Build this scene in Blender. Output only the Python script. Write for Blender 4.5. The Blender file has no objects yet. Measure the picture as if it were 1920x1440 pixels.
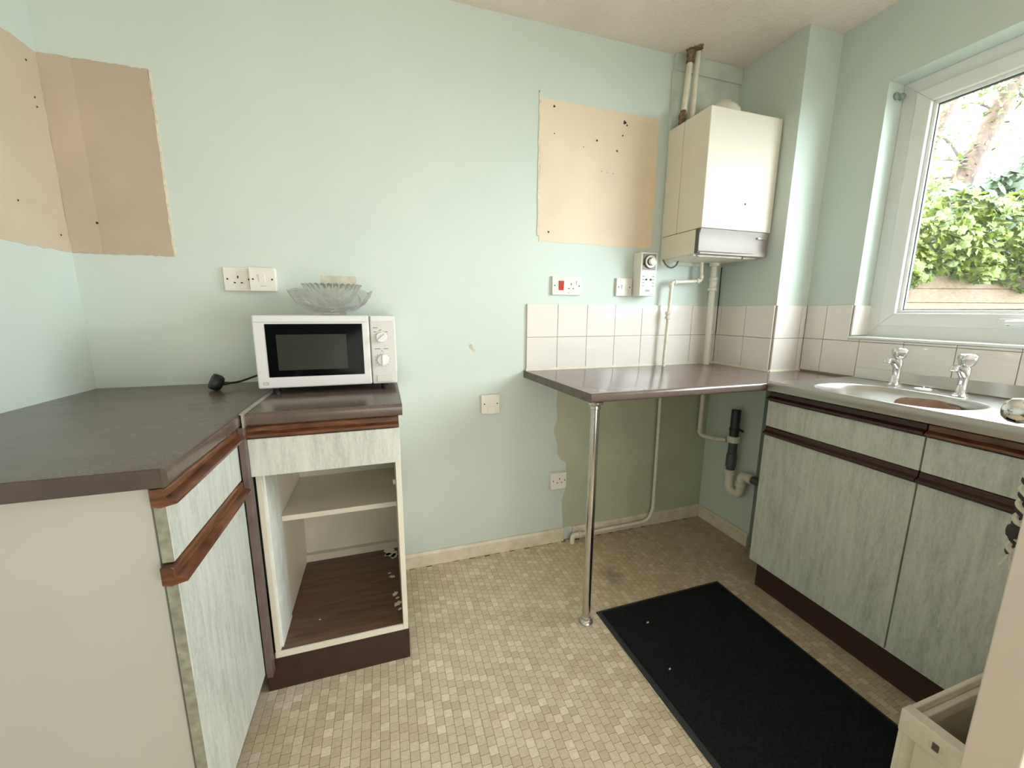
import bpy, bmesh, math, random
from mathutils import Vector, Matrix

random.seed(7)
SC = bpy.context.scene
COL = SC.collection
PI = math.pi

# ------------------------------------------------------------------ camera
F_PX, YAW, PITCH, ROLL = 750.22, math.radians(17.9417), math.radians(-10.3222), math.radians(0.3204)
CAM = Vector((0.9491, -1.7361, 1.1714))
fwd = Vector((math.sin(YAW) * math.cos(PITCH), math.cos(YAW) * math.cos(PITCH), math.sin(PITCH)))
rgt = Vector((math.cos(YAW), -math.sin(YAW), 0.0))
upv = rgt.cross(fwd)
r2 = math.cos(ROLL) * rgt + math.sin(ROLL) * upv
u2 = -math.sin(ROLL) * rgt + math.cos(ROLL) * upv
cd = bpy.data.cameras.new('camera')
cam = bpy.data.objects.new('camera', cd)
COL.objects.link(cam)
cd.sensor_fit = 'HORIZONTAL'
cd.sensor_width = 36.0
cd.lens = F_PX / 1920.0 * 36.0
cd.clip_start = 0.05
m = Matrix((r2, u2, -fwd)).transposed().to_4x4()
m.translation = CAM
cam.matrix_world = m
SC.camera = cam

# ------------------------------------------------------------------ world, sun, area lights, exposure
W = bpy.data.worlds.new('sky')
SC.world = W
W.use_nodes = True
bg = W.node_tree.nodes['Background']
bg.inputs[0].default_value = (0.88, 0.955, 1.0, 1)
bg.inputs[1].default_value = 25.5

sd = bpy.data.lights.new('sun', 'SUN')
sd.energy = 8.0
sd.angle = 0.03
sd.color = (1.0, 0.95, 0.82)
sun = bpy.data.objects.new('sun', sd)
COL.objects.link(sun)
sun.rotation_euler = Vector((0.60, -0.22, -0.77)).to_track_quat('-Z', 'Y').to_euler()

# sky portal at the kitchen window, and an unseen warm fill light added before the solid rear wall
pd = bpy.data.lights.new('window_portal', 'AREA')
pd.shape = 'RECTANGLE'
pd.size, pd.size_y = 1.25, 1.0
pd.cycles.is_portal = True
po = bpy.data.objects.new('window_portal', pd)
COL.objects.link(po)
po.location = (3.035, -1.13, 1.56)
po.rotation_euler = Vector((-1, 0, 0)).to_track_quat('-Z', 'Z').to_euler()

ad = bpy.data.lights.new('rear_fill', 'AREA')
ad.shape = 'RECTANGLE'
ad.size, ad.size_y = 2.2, 1.5
ad.energy = 54
ad.color = (1.0, 0.935, 0.86)
ao = bpy.data.objects.new('rear_fill', ad)
COL.objects.link(ao)
ao.location = (1.65, -2.95, 1.00)
ao.rotation_euler = Vector((-0.30, 1, 0.62)).to_track_quat('-Z', 'Z').to_euler()

vs = SC.view_settings
vs.view_transform = 'Standard'
vs.look = 'None'
vs.exposure = -0.05
vs.gamma = 1.0
vs.use_curve_mapping = False
SC.cycles.max_bounces = 16
SC.cycles.transmission_bounces = 14
SC.cycles.glossy_bounces = 6
SC.cycles.diffuse_bounces = 6
SC.cycles.transparent_max_bounces = 16

# ------------------------------------------------------------------ materials
def lin(c):
    c = c / 255.0
    return c / 12.92 if c <= 0.04045 else ((c + 0.055) / 1.055) ** 2.4
def rgb(r, g, b):
    return (lin(r), lin(g), lin(b), 1.0)

class NT:
    def __init__(s, name):
        s.m = bpy.data.materials.new(name)
        s.m.use_nodes = True
        s.t = s.m.node_tree
        s.b = s.t.nodes['Principled BSDF']
    def n(s, typ, **kw):
        nd = s.t.nodes.new(typ)
        for k, v in kw.items():
            if isinstance(k, str) and hasattr(nd, k):
                setattr(nd, k, v)
        return nd
    def l(s, a, b):
        s.t.links.new(a, b)
    def coords(s, kind='Object', scale=(1, 1, 1), rz=0.0):
        if kind == 'World':
            out = s.n('ShaderNodeNewGeometry').outputs['Position']
        else:
            out = s.n('ShaderNodeTexCoord').outputs[kind]
        mp = s.n('ShaderNodeMapping')
        mp.inputs['Scale'].default_value = scale
        mp.inputs['Rotation'].default_value = (0, 0, rz)
        s.l(out, mp.inputs[0])
        return mp.outputs[0]
    def noise(s, vec, scale, detail=4, rough=0.55):
        nd = s.n('ShaderNodeTexNoise')
        nd.inputs['Scale'].default_value = scale
        nd.inputs['Detail'].default_value = detail
        nd.inputs['Roughness'].default_value = rough
        s.l(vec, nd.inputs['Vector'])
        return nd.outputs['Fac']
    def ramp(s, fac, stops):
        nd = s.n('ShaderNodeValToRGB')
        els = nd.color_ramp.elements
        while len(els) < len(stops):
            els.new(0.5)
        for e, (p, c) in zip(els, stops):
            e.position = p
            e.color = c
        s.l(fac, nd.inputs[0])
        return nd.outputs[0]
    def mix(s, fac, a, b, mode='MIX'):
        nd = s.n('ShaderNodeMix', data_type='RGBA', blend_type=mode)
        if isinstance(fac, float):
            nd.inputs[0].default_value = fac
        else:
            s.l(fac, nd.inputs[0])
        for sock, v in ((nd.inputs[6], a), (nd.inputs[7], b)):
            if isinstance(v, tuple):
                sock.default_value = v
            else:
                s.l(v, sock)
        return nd.outputs[2]
    def bump(s, h, strength, dist=0.01):
        nd = s.n('ShaderNodeBump')
        nd.inputs['Strength'].default_value = strength
        nd.inputs['Distance'].default_value = dist
        s.l(h, nd.inputs['Height'])
        s.l(nd.outputs[0], s.b.inputs['Normal'])
    def math(s, op, a, b=None):
        nd = s.n('ShaderNodeMath', operation=op)
        for i, v in enumerate((a, b)):
            if v is None:
                continue
            if isinstance(v, (int, float)):
                nd.inputs[i].default_value = v
            else:
                s.l(v, nd.inputs[i])
        return nd.outputs[0]

def mat(name, col, rough=0.5, metal=0.0, var=0.06, vs=6.0, bump=0.0, bs=60.0, stretch=(1, 1, 1), coat=0.0, spec=0.5, kind='Object', bdist=0.002):
    k = NT(name)
    v = k.coords(kind, stretch)
    f = k.noise(v, vs)
    lo = tuple(max(0, c * (1 - var * 2.2)) for c in col[:3]) + (1,)
    hi = tuple(min(1, c * (1 + var * 1.6)) for c in col[:3]) + (1,)
    k.l(k.ramp(f, [(0.3, lo), (0.7, hi)]), k.b.inputs['Base Color'])
    k.b.inputs['Roughness'].default_value = rough
    k.b.inputs['Metallic'].default_value = metal
    k.b.inputs['Coat Weight'].default_value = coat
    k.b.inputs['Specular IOR Level'].default_value = spec
    if bump:
        k.bump(k.noise(v, bs), bump, bdist)
    return k.m

M = {}
def mk_wall():
    k = NT('mint_emulsion')
    v = k.coords('World')
    a = k.noise(v, 2.2, 5, 0.6)
    base = k.ramp(a, [(0.25, rgb(201, 213, 206)), (0.75, rgb(209, 220, 213))])
    s1 = k.noise(v, 38.0, 3, 0.7)
    spots = k.ramp(s1, [(0.70, (0, 0, 0, 1)), (0.78, (1, 1, 1, 1))])
    g = k.noise(v, 3.1, 2)
    gate = k.ramp(g, [(0.60, (0, 0, 0, 1)), (0.72, (1, 1, 1, 1))])
    f = k.math('MULTIPLY', spots, gate)
    f = k.math('MULTIPLY', f, 0.35)
    c = k.mix(f, base, rgb(176, 182, 160))
    k.l(c, k.b.inputs['Base Color'])
    k.b.inputs['Roughness'].default_value = 0.62
    k.bump(k.noise(v, 55.0, 3), 0.10, 0.004)
    return k.m
M['wall'] = mk_wall()
M['olive'] = mat('old_olive_paint', rgb(190, 194, 166), 0.7, var=0.05, vs=4, bump=.1, bs=50, kind='World')
M['plaster'] = mat('bare_plaster', rgb(190, 172, 151), 0.8, var=0.04, vs=5, bump=.1, bs=40, kind='World')
M['plaster2'] = mat('bare_plaster_pale', rgb(204, 187, 167), 0.8, var=0.03, vs=5, bump=.1, bs=40, kind='World')
M['plaster4'] = mat('bare_plaster_mid', rgb(197, 180, 159), 0.8, var=0.03, vs=5, bump=.1, bs=40, kind='World')
M['plaster3'] = mat('bare_cream_plaster', rgb(232, 213, 188), 0.75, var=0.03, vs=4, bump=.1, bs=40, kind='World')
M['ridge'] = mat('paint_ridge', rgb(222, 214, 192), 0.7, var=0.08, vs=60)
def mk_ceil():
    k = NT('artex_ceiling')
    v = k.coords('World')
    k.l(k.ramp(k.noise(v, 3, 4), [(0.3, rgb(232, 218, 207)), (0.7, rgb(242, 230, 220))]), k.b.inputs['Base Color'])
    k.b.inputs['Roughness'].default_value = 0.85
    k.bump(k.noise(v, 85.0, 4, .6), 0.9, 0.008)
    return k.m
M['ceil'] = mk_ceil()
M['beam'] = mat('painted_batten', rgb(206, 213, 203), 0.6, var=0.05, vs=12, bump=.1, kind='World')
M['white_gloss'] = mat('white_gloss_paint', rgb(224, 218, 202), 0.35, var=0.05, vs=14, bump=.05)
M['skirting'] = mat('skirting_paint', rgb(222, 212, 190), 0.45, var=0.07, vs=18, bump=.08)
M['tile'] = mat('white_ceramic', rgb(232, 226, 220), 0.10, var=0.012, vs=5, coat=0.3)
M['grout'] = mat('grout', rgb(176, 164, 152), 0.9, var=0.1, vs=30)
M['upvc'] = mat('white_upvc', rgb(228, 230, 228), 0.28, var=0.01)
M['gasket'] = mat('dark_gasket', rgb(70, 70, 72), 0.6)
def mk_worktop(name, col, rough):
    k = NT(name)
    v = k.coords('World', (1, 3, 1))
    f = k.noise(v, 9, 6, .65)
    fine = k.noise(k.coords('World'), 240, 2)
    c = k.ramp(f, [(0.25, tuple(x * .82 for x in col[:3]) + (1,)), (0.75, tuple(min(1, x * 1.2) for x in col[:3]) + (1,))])
    c2 = k.mix(0.15, c, k.ramp(fine, [(.4, tuple(x * .6 for x in col[:3]) + (1,)), (.6, tuple(x * 1.4 for x in col[:3]) + (1,))]))
    k.l(c2, k.b.inputs['Base Color'])
    rr = k.n('ShaderNodeMapRange')
    rr.inputs['To Min'].default_value = rough * .75
    rr.inputs['To Max'].default_value = rough * 1.35
    k.l(k.noise(k.coords('World', (1, 4, 1)), 6, 5), rr.inputs[0])
    k.l(rr.outputs[0], k.b.inputs['Roughness'])
    k.b.inputs['Specular IOR Level'].default_value = 0.6
    return k.m
M['worktop'] = mk_worktop('brown_laminate', rgb(92, 78, 70), 0.24)
M['worktop2'] = mk_worktop('brown_grey_laminate', rgb(112, 96, 90), 0.15)
M['edge'] = mat('laminate_edge', rgb(82, 68, 62), 0.4, var=.1, vs=20)
M['edge2'] = mat('worn_laminate_edge', rgb(98, 88, 80), 0.45, var=.14, vs=25)
M['alu'] = mat('aluminium_strip', rgb(190, 186, 178), 0.38, metal=.7, var=.08, vs=20)
def mk_lam(name, a, b, c):
    k = NT(name)
    v = k.coords('World', (34, 34, 4.5))
    f = k.noise(v, 1.6, 6, .7)
    v2 = k.coords('World', (160, 160, 60))
    g = k.noise(v2, 1.2, 2)
    w = k.noise(k.coords('World', (7, 7, .8)), 1.5, 3)
    mixf = k.math('ADD', k.math('MULTIPLY', f, 0.55), k.math('ADD', k.math('MULTIPLY', g, 0.25), k.math('MULTIPLY', w, 0.25)))
    k.l(k.ramp(mixf, [(0.36, a), (0.53, b), (0.70, c)]), k.b.inputs['Base Color'])
    k.b.inputs['Roughness'].default_value = 0.42
    k.bump(f, 0.06, 0.002)
    return k.m
M['lam'] = mk_lam('streaked_green_grey_laminate', rgb(166, 170, 162), rgb(198, 202, 194), rgb(216, 219, 212))
M['lam_edge'] = mat('laminate_side_edge', rgb(146, 146, 128), 0.6, var=.15, vs=50)
M['cab_white'] = mat('cream_carcass', rgb(222, 217, 202), 0.45, var=.03, vs=6)
M['cab_side'] = mat('cream_end_panel', rgb(188, 186, 177), 0.5, var=.015, vs=3)
M['cab_in'] = mat('carcass_inside', rgb(206, 202, 186), 0.55, var=.04, vs=9)
M['textured'] = mat('textured_lit_white', rgb(222, 226, 220), 0.5, var=.06, vs=30, bump=.5, bs=160, stretch=(1, 1, .5))  # textured side panel, paled for the window light on it
def mk_wood():
    k = NT('varnished_dark_wood')
    v = k.coords('World', (6, 6, 40))
    f = k.noise(v, 3, 5, .6)
    k.l(k.ramp(f, [(.3, rgb(70, 38, 20)), (.55, rgb(106, 64, 36)), (.75, rgb(136, 88, 50))]), k.b.inputs['Base Color'])
    k.b.inputs['Roughness'].default_value = 0.28
    k.b.inputs['Coat Weight'].default_value = 0.25
    return k.m
M['wood'] = mk_wood()
M['wood_dk'] = mat('dark_stained_rail', rgb(62, 34, 26), 0.32, var=.2, vs=12, stretch=(1, 6, 20), kind='World')
M['post'] = mat('mauve_brown_filler', rgb(102, 84, 80), 0.5, var=.08, vs=20)
M['plinth'] = mat('dark_brown_plinth', rgb(58, 36, 30), 0.5, var=.1, vs=20)
def mk_cabfloor():
    k = NT('brown_shelf_lining')
    v = k.coords('World', (4, 30, 1))
    k.l(k.ramp(k.noise(v, 2.5, 5), [(.3, rgb(84, 60, 48)), (.7, rgb(112, 84, 68))]), k.b.inputs['Base Color'])
    k.b.inputs['Roughness'].default_value = .5
    return k.m
M['cabfloor'] = mk_cabfloor()
M['steel'] = mat('brushed_steel', rgb(190, 188, 185), 0.31, metal=1.0, var=.06, vs=8, stretch=(1, .2, 1), kind='World')
M['chrome'] = mat('chrome', rgb(225, 225, 225), 0.08, metal=1.0, var=.01)
M['chrome_dull'] = mat('dull_chrome', rgb(205, 203, 198), 0.18, metal=1.0, var=.06, vs=30)
M['white_plastic'] = mat('white_plastic', rgb(232, 228, 218), 0.35, var=.012)
M['mw_white'] = mat('microwave_white', rgb(222, 222, 222), 0.3, var=.008)
M['mw_panel'] = mat('microwave_panel', rgb(208, 207, 203), 0.35, var=.008)
M['mw_glass'] = mat('black_glass', rgb(7, 10, 10), 0.08, var=.05, spec=.08)
M['mw_mesh'] = mat('mesh_window', rgb(56, 56, 52), 0.2, var=.05, vs=4, spec=.1)
M['dark'] = mat('dark_slot', rgb(28, 26, 24), 0.6)
M['print'] = mat('grey_print', rgb(120, 118, 112), 0.6)
M['red'] = mat('red_rocker', rgb(190, 52, 36), 0.3)
M['black_rubber'] = mat('black_rubber', rgb(24, 25, 26), 0.45, var=.1)
M['boiler'] = mat('boiler_white_enamel', rgb(228, 221, 206), 0.42, var=.01)
M['boiler_side'] = M['boiler']
M['boiler_grey'] = mat('boiler_grey_plastic', rgb(156, 147, 142), 0.5, var=.03)
M['boiler_dkgrey'] = mat('boiler_dark_grey', rgb(92, 90, 84), 0.5)
M['pipe_white'] = mat('painted_pipe', rgb(230, 224, 208), 0.4, var=.06, vs=30, bump=.05)
M['pipe_cream'] = mat('cream_plastic_pipe', rgb(230, 226, 212), 0.38, var=.03, vs=12)
M['brass_old'] = mat('tarnished_brass', rgb(132, 110, 86), 0.55, metal=.5, var=.3, vs=60, bump=.3, bs=120)
M['pipe_grey'] = mat('grey_plastic_pipe', rgb(78, 82, 86), 0.45, var=.06)
M['pipe_dk'] = mat('dark_grey_pipe', rgb(46, 48, 54), 0.4, var=.1)
M['mat'] = mat('charcoal_mat_pile', rgb(27, 31, 33), 0.95, var=.25, vs=180, bump=.8, bs=420, spec=.15)
M['mat_edge'] = mat('rubber_mat_edge', rgb(44, 45, 45), 0.7, var=.1, vs=40)
M['crumb'] = mat('pale_crumb', rgb(220, 216, 206), 0.7)
M['knobchrome'] = M['chrome']
M['door'] = mat('cream_door_paint', rgb(214, 200, 189), 0.5, var=.02, vs=4, bump=.04)
M['casing'] = mat('cream_painted_metal', rgb(238, 229, 214), 0.4, var=.05, vs=12, bump=.05)
M['card'] = mat('brown_card', rgb(132, 96, 76), 0.7, var=.12, vs=30)
M['cord'] = mat('white_twisted_cord', rgb(205, 198, 182), 0.7, var=.1, vs=60)
M['cord_dk'] = mat('dark_cord_strand', rgb(50, 48, 46), 0.7)
M['paper'] = mat('old_tape_residue', rgb(204, 199, 178), 0.7, var=.1, vs=30)
M['hook'] = mat('clear_grey_plastic', rgb(132, 146, 138), 0.3)
M['fence'] = None
def mk_fence():
    k = NT('weathered_fence_board')
    v = k.coords('Object', (3, 30, 30), YAW)
    k.l(k.ramp(k.noise(v, 3, 5), [(.3, rgb(96, 74, 60)), (.6, rgb(116, 96, 82)), (.8, rgb(124, 106, 94))]), k.b.inputs['Base Color'])
    k.b.inputs['Roughness'].default_value = .85
    return k.m
M['fence'] = mk_fence()
M['bark'] = mat('pale_bark', rgb(72, 55, 46), 0.9, var=.25, vs=14, bump=.6, bs=30, bdist=.02, stretch=(1, 1, .4))
M['twig'] = mat('grey_twig', rgb(84, 76, 70), 0.9, var=.2, vs=14)
def mk_leaf(name, a, b, c, trans=.35):
    k = NT(name)
    oi = k.n('ShaderNodeNewGeometry')
    f = oi.outputs['Random Per Island']
    colr = k.ramp(f, [(0.0, a), (.5, b), (1.0, c)])
    k.l(colr, k.b.inputs['Base Color'])
    k.b.inputs['Roughness'].default_value = .45
    tr = k.n('ShaderNodeBsdfTranslucent')
    k.l(colr, tr.inputs[0])
    mx = k.n('ShaderNodeMixShader')
    mx.inputs[0].default_value = trans
    k.l(k.b.outputs[0], mx.inputs[1])
    k.l(tr.outputs[0], mx.inputs[2])
    k.l(mx.outputs[0], k.t.nodes['Material Output'].inputs[0])
    return k.m
M['ivy'] = mk_leaf('ivy_leaf', rgb(66, 82, 24), rgb(86, 100, 32), rgb(104, 112, 48))
M['treeleaf'] = mk_leaf('tree_leaf', rgb(54, 64, 34), rgb(76, 84, 44), rgb(92, 96, 54))
M['shrubleaf'] = mk_leaf('shrub_leaf', rgb(42, 58, 38), rgb(56, 72, 48), rgb(76, 90, 62))
M['brickwork'] = mat('outer_brickwork', rgb(128, 92, 74), .9, var=.2, vs=6)
M['grass'] = mat('garden_grass', rgb(70, 84, 46), .9, var=.2, vs=8)

def mk_glass():
    k = NT('window_glass')
    t = k.t
    tr = k.n('ShaderNodeBsdfTransparent')
    tr.inputs[0].default_value = (.97, .99, .98, 1)
    gl = k.n('ShaderNodeBsdfGlossy')
    gl.inputs['Roughness'].default_value = 0.01
    g = k.n('ShaderNodeNewGeometry')
    dt = k.n('ShaderNodeVectorMath', operation='DOT_PRODUCT')
    k.l(g.outputs['Incoming'], dt.inputs[0])
    k.l(g.outputs['Normal'], dt.inputs[1])
    fc = k.math('SUBTRACT', 1.0, k.math('ABSOLUTE', dt.outputs['Value']))
    fr = k.math('ADD', k.math('MULTIPLY', k.math('POWER', fc, 5.0), .96), .04)
    mx = k.n('ShaderNodeMixShader')
    k.l(fr, mx.inputs[0])
    k.l(tr.outputs[0], mx.inputs[1])
    k.l(gl.outputs[0], mx.inputs[2])
    k.l(mx.outputs[0], t.nodes['Material Output'].inputs[0])
    return k.m
M['pane'] = mk_glass()
def mk_crystal():
    # pressed glass: clear body, bright facets, a little milky scatter in the moulded ribs
    k = NT('pressed_glass')
    k.b.inputs['Base Color'].default_value = (1, 1, 1, 1)
    k.b.inputs['Transmission Weight'].default_value = 1.0
    k.b.inputs['Roughness'].default_value = 0.0
    k.b.inputs['IOR'].default_value = 1.42
    tr = k.n('ShaderNodeBsdfTransparent')
    tr.inputs[0].default_value = (.985, .99, .985, 1)
    gl = k.n('ShaderNodeBsdfGlossy')
    gl.inputs['Roughness'].default_value = .06
    g = k.n('ShaderNodeNewGeometry')
    dt = k.n('ShaderNodeVectorMath', operation='DOT_PRODUCT')
    k.l(g.outputs['Incoming'], dt.inputs[0])
    k.l(g.outputs['Normal'], dt.inputs[1])
    fc = k.math('SUBTRACT', 1.0, k.math('ABSOLUTE', dt.outputs['Value']))
    fr = k.math('ADD', k.math('MULTIPLY', k.math('POWER', fc, 3.0), .7), .05)
    m1 = k.n('ShaderNodeMixShader')
    k.l(fr, m1.inputs[0])
    k.l(tr.outputs[0], m1.inputs[1])
    k.l(gl.outputs[0], m1.inputs[2])
    mx = k.n('ShaderNodeMixShader')
    mx.inputs[0].default_value = .78
    k.l(m1.outputs[0], mx.inputs[1])
    k.l(k.b.outputs[0], mx.inputs[2])
    k.l(mx.outputs[0], k.t.nodes['Material Output'].inputs[0])
    return k.m
M['crystal'] = mk_crystal()

TILE_P = 0.0254
def mk_vinyl():
    k = NT('mosaic_vinyl')
    g = k.n('ShaderNodeNewGeometry')
    sx = k.n('ShaderNodeSeparateXYZ')
    k.l(g.outputs['Position'], sx.inputs[0])
    c = k.math('FLOOR', k.math('DIVIDE', sx.outputs[0], TILE_P))
    off = k.math('FRACT', k.math('ADD', k.math('MULTIPLY', c, 0.37), 100.0))
    r = k.math('FLOOR', k.math('ADD', k.math('DIVIDE', sx.outputs[1], TILE_P), off))
    cb = k.n('ShaderNodeCombineXYZ')
    k.l(c, cb.inputs[0])
    k.l(r, cb.inputs[1])
    wn = k.n('ShaderNodeTexWhiteNoise', noise_dimensions='2D')
    k.l(cb.outputs[0], wn.inputs['Vector'])
    col = k.ramp(wn.outputs['Value'], [(0.0, rgb(200, 180, 153)), (.35, rgb(209, 191, 164)), (.75, rgb(216, 199, 173)), (1.0, rgb(230, 216, 193))])
    v = k.coords('World')
    fine = k.ramp(k.noise(v, 120, 3), [(.35, (.86, .86, .86, 1)), (.65, (1, 1, 1, 1))])
    col = k.mix(1.0, col, fine, 'MULTIPLY')
    dirt = k.ramp(k.noise(v, 2.3, 5, .6), [(.35, (.93, .92, .89, 1)), (.65, (1, 1, 1, 1))])
    col = k.mix(1.0, col, dirt, 'MULTIPLY')
    # grey-brown tone deepening towards the corner under the breakfast bar, and one dark stain
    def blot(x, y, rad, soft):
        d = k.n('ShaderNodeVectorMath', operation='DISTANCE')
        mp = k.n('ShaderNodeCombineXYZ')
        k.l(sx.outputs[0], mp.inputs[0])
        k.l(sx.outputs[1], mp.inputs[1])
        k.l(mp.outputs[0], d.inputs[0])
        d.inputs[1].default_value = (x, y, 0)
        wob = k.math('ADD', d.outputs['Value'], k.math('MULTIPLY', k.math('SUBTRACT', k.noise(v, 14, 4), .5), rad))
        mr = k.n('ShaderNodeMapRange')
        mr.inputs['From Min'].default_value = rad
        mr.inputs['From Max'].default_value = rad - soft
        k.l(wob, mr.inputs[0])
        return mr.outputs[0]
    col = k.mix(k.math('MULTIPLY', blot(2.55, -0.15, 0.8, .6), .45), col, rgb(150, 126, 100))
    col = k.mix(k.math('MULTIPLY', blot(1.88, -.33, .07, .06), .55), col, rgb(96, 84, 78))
    k.l(col, k.b.inputs['Base Color'])
    k.b.inputs['Roughness'].default_value = .38
    return k.m
M['vinyl'] = mk_vinyl()
M['vinyl_gap'] = mat('vinyl_joint', rgb(120, 100, 82), .7, var=.1, vs=20)

# ------------------------------------------------------------------ mesh helpers
def sub(a, b):
    return (a[0] - b[0], a[1] - b[1], a[2] - b[2])

class MB:
    def __init__(s):
        s.v, s.f = [], []
    def add(s, vs, fs):
        o = len(s.v)
        s.v += [tuple(p) for p in vs]
        s.f += [tuple(i + o for i in f) for f in fs]
        return s
    def box(s, x0, x1, y0, y1, z0, z1):
        x0, x1 = min(x0, x1), max(x0, x1)
        y0, y1 = min(y0, y1), max(y0, y1)
        z0, z1 = min(z0, z1), max(z0, z1)
        v = [(x, y, z) for z in (z0, z1) for y in (y0, y1) for x in (x0, x1)]
        return s.add(v, [(0, 2, 3, 1), (4, 5, 7, 6), (0, 1, 5, 4), (1, 3, 7, 5), (3, 2, 6, 7), (2, 0, 4, 6)])
    def prism(s, poly, axis, a, b):
        # poly: 2-D points; axis 'x': (y,z), 'y': (x,z), 'z': (x,y)
        def P(p, t):
            return {'x': (t, p[0], p[1]), 'y': (p[0], t, p[1]), 'z': (p[0], p[1], t)}[axis]
        n = len(poly)
        v = [P(p, a) for p in poly] + [P(p, b) for p in poly]
        f = [tuple(range(n)), tuple(range(2 * n - 1, n - 1, -1))]
        f += [(i, n + i, n + (i + 1) % n, (i + 1) % n) for i in range(n)]
        return s.add(v, f)
    def tube(s, pts, r, n=12, caps=True):
        pts = [Vector(p) for p in pts]
        rs = r if isinstance(r, (list, tuple)) else [r] * len(pts)
        t0 = (pts[1] - pts[0]).normalized()
        nrm = t0.orthogonal().normalized()
        vs, fs = [], []
        prev = t0
        for i, p in enumerate(pts):
            if i == 0:
                t = t0
            elif i == len(pts) - 1:
                t = (pts[i] - pts[i - 1]).normalized()
            else:
                t = ((pts[i + 1] - pts[i]).normalized() + (pts[i] - pts[i - 1]).normalized())
                t = t.normalized() if t.length > 1e-6 else prev
            q = prev.rotation_difference(t)
            nrm = q @ nrm
            nrm = (nrm - nrm.dot(t) * t).normalized()
            bi = t.cross(nrm)
            prev = t
            for k in range(n):
                a = 2 * PI * k / n
                vs.append(p + rs[i] * (math.cos(a) * nrm + math.sin(a) * bi))
        for i in range(len(pts) - 1):
            for k in range(n):
                fs.append((i * n + k, i * n + (k + 1) % n, (i + 1) * n + (k + 1) % n, (i + 1) * n + k))
        if caps:
            fs.append(tuple(reversed(range(n))))
            fs.append(tuple((len(pts) - 1) * n + k for k in range(n)))
        return s.add(vs, fs)
    def lathe(s, prof, c, axis=(0, 0, 1), n=24, mod=None, closed=False):
        ax = Vector(axis).normalized()
        u = ax.orthogonal().normalized() if abs(ax.z) < .99 else Vector((1, 0, 0))
        w = ax.cross(u)
        c = Vector(c)
        vs, fs = [], []
        for j, (r, h) in enumerate(prof):
            for k in range(n):
                a = 2 * PI * k / n
                rr, hh = (r, h) if mod is None else mod(j, r, h, a)
                vs.append(c + ax * hh + rr * (math.cos(a) * u + math.sin(a) * w))
        m_ = len(prof)
        for j in range(m_ - 1 if not closed else m_):
            j2 = (j + 1) % m_
            for k in range(n):
                fs.append((j * n + k, j * n + (k + 1) % n, j2 * n + (k + 1) % n, j2 * n + k))
        if not closed:
            if prof[0][0] > 1e-6:
                fs.append(tuple(reversed(range(n))))
            if prof[-1][0] > 1e-6:
                fs.append(tuple((m_ - 1) * n + k for k in range(n)))
        return s.add(vs, fs)
    def build(s, name, mt, parent=None, smooth=False, bevel=0.0, seg=2, ang=35):
        base = Vector((0, 0, 0))
        p = parent
        while p is not None:
            base += p.location
            p = p.parent
        me = bpy.data.meshes.new(name)
        me.from_pydata([sub(v, base) for v in s.v], [], s.f)
        bm = bmesh.new()
        bm.from_mesh(me)
        bmesh.ops.remove_doubles(bm, verts=bm.verts, dist=1e-6)
        bmesh.ops.recalc_face_normals(bm, faces=bm.faces)
        if bevel:
            es = [e for e in bm.edges if len(e.link_faces) == 2 and e.calc_face_angle(0) > math.radians(40)]
            bmesh.ops.bevel(bm, geom=es, offset=bevel, segments=seg, profile=.5, affect='EDGES', clamp_overlap=True)
        bm.to_mesh(me)
        bm.free()
        me.materials.append(mt if not isinstance(mt, str) else M[mt])
        if smooth:
            for q in me.polygons:
                q.use_smooth = True
            me.set_sharp_from_angle(angle=math.radians(ang))
        o = bpy.data.objects.new(name, me)
        COL.objects.link(o)
        o.parent = parent
        return o

def fillet(pts, r, n=6):
    pts = [Vector(p) for p in pts]
    out = [pts[0]]
    for i in range(1, len(pts) - 1):
        a, b, c = pts[i - 1], pts[i], pts[i + 1]
        d1, d2 = (a - b), (c - b)
        rr = min(r, d1.length * .49, d2.length * .49)
        p1, p2 = b + d1.normalized() * rr, b + d2.normalized() * rr
        for k in range(n + 1):
            t = k / n
            out.append((1 - t) ** 2 * p1 + 2 * t * (1 - t) * b + t * t * p2)
    out.append(pts[-1])
    return out

def tag(o, label=None, cat=None, group=None, kind=None):
    if label: o['label'] = label
    if cat: o['category'] = cat
    if group: o['group'] = group
    if kind: o['kind'] = kind
    return o
def thing(name, loc, label, cat, group=None):
    o = bpy.data.objects.new(name, None)
    COL.objects.link(o)
    o.location = loc
    o.empty_display_size = .05
    return tag(o, label, cat, group)
def box(name, dims, mt, parent=None, bevel=0.0, seg=2):
    return MB().box(*dims).build(name, mt, parent, bevel=bevel, seg=seg)
def structure(o, label, cat):
    return tag(o, label, cat, kind='structure')

# ------------------------------------------------------------------ room shell
XR, XW, YS, ZC = 2.6665, 2.8575, -0.3387, 2.3242
AL = 0.0391                                   # the left wall stands a little out of square
YREAR = -3.2
def xl(y):
    return AL * y

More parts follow.
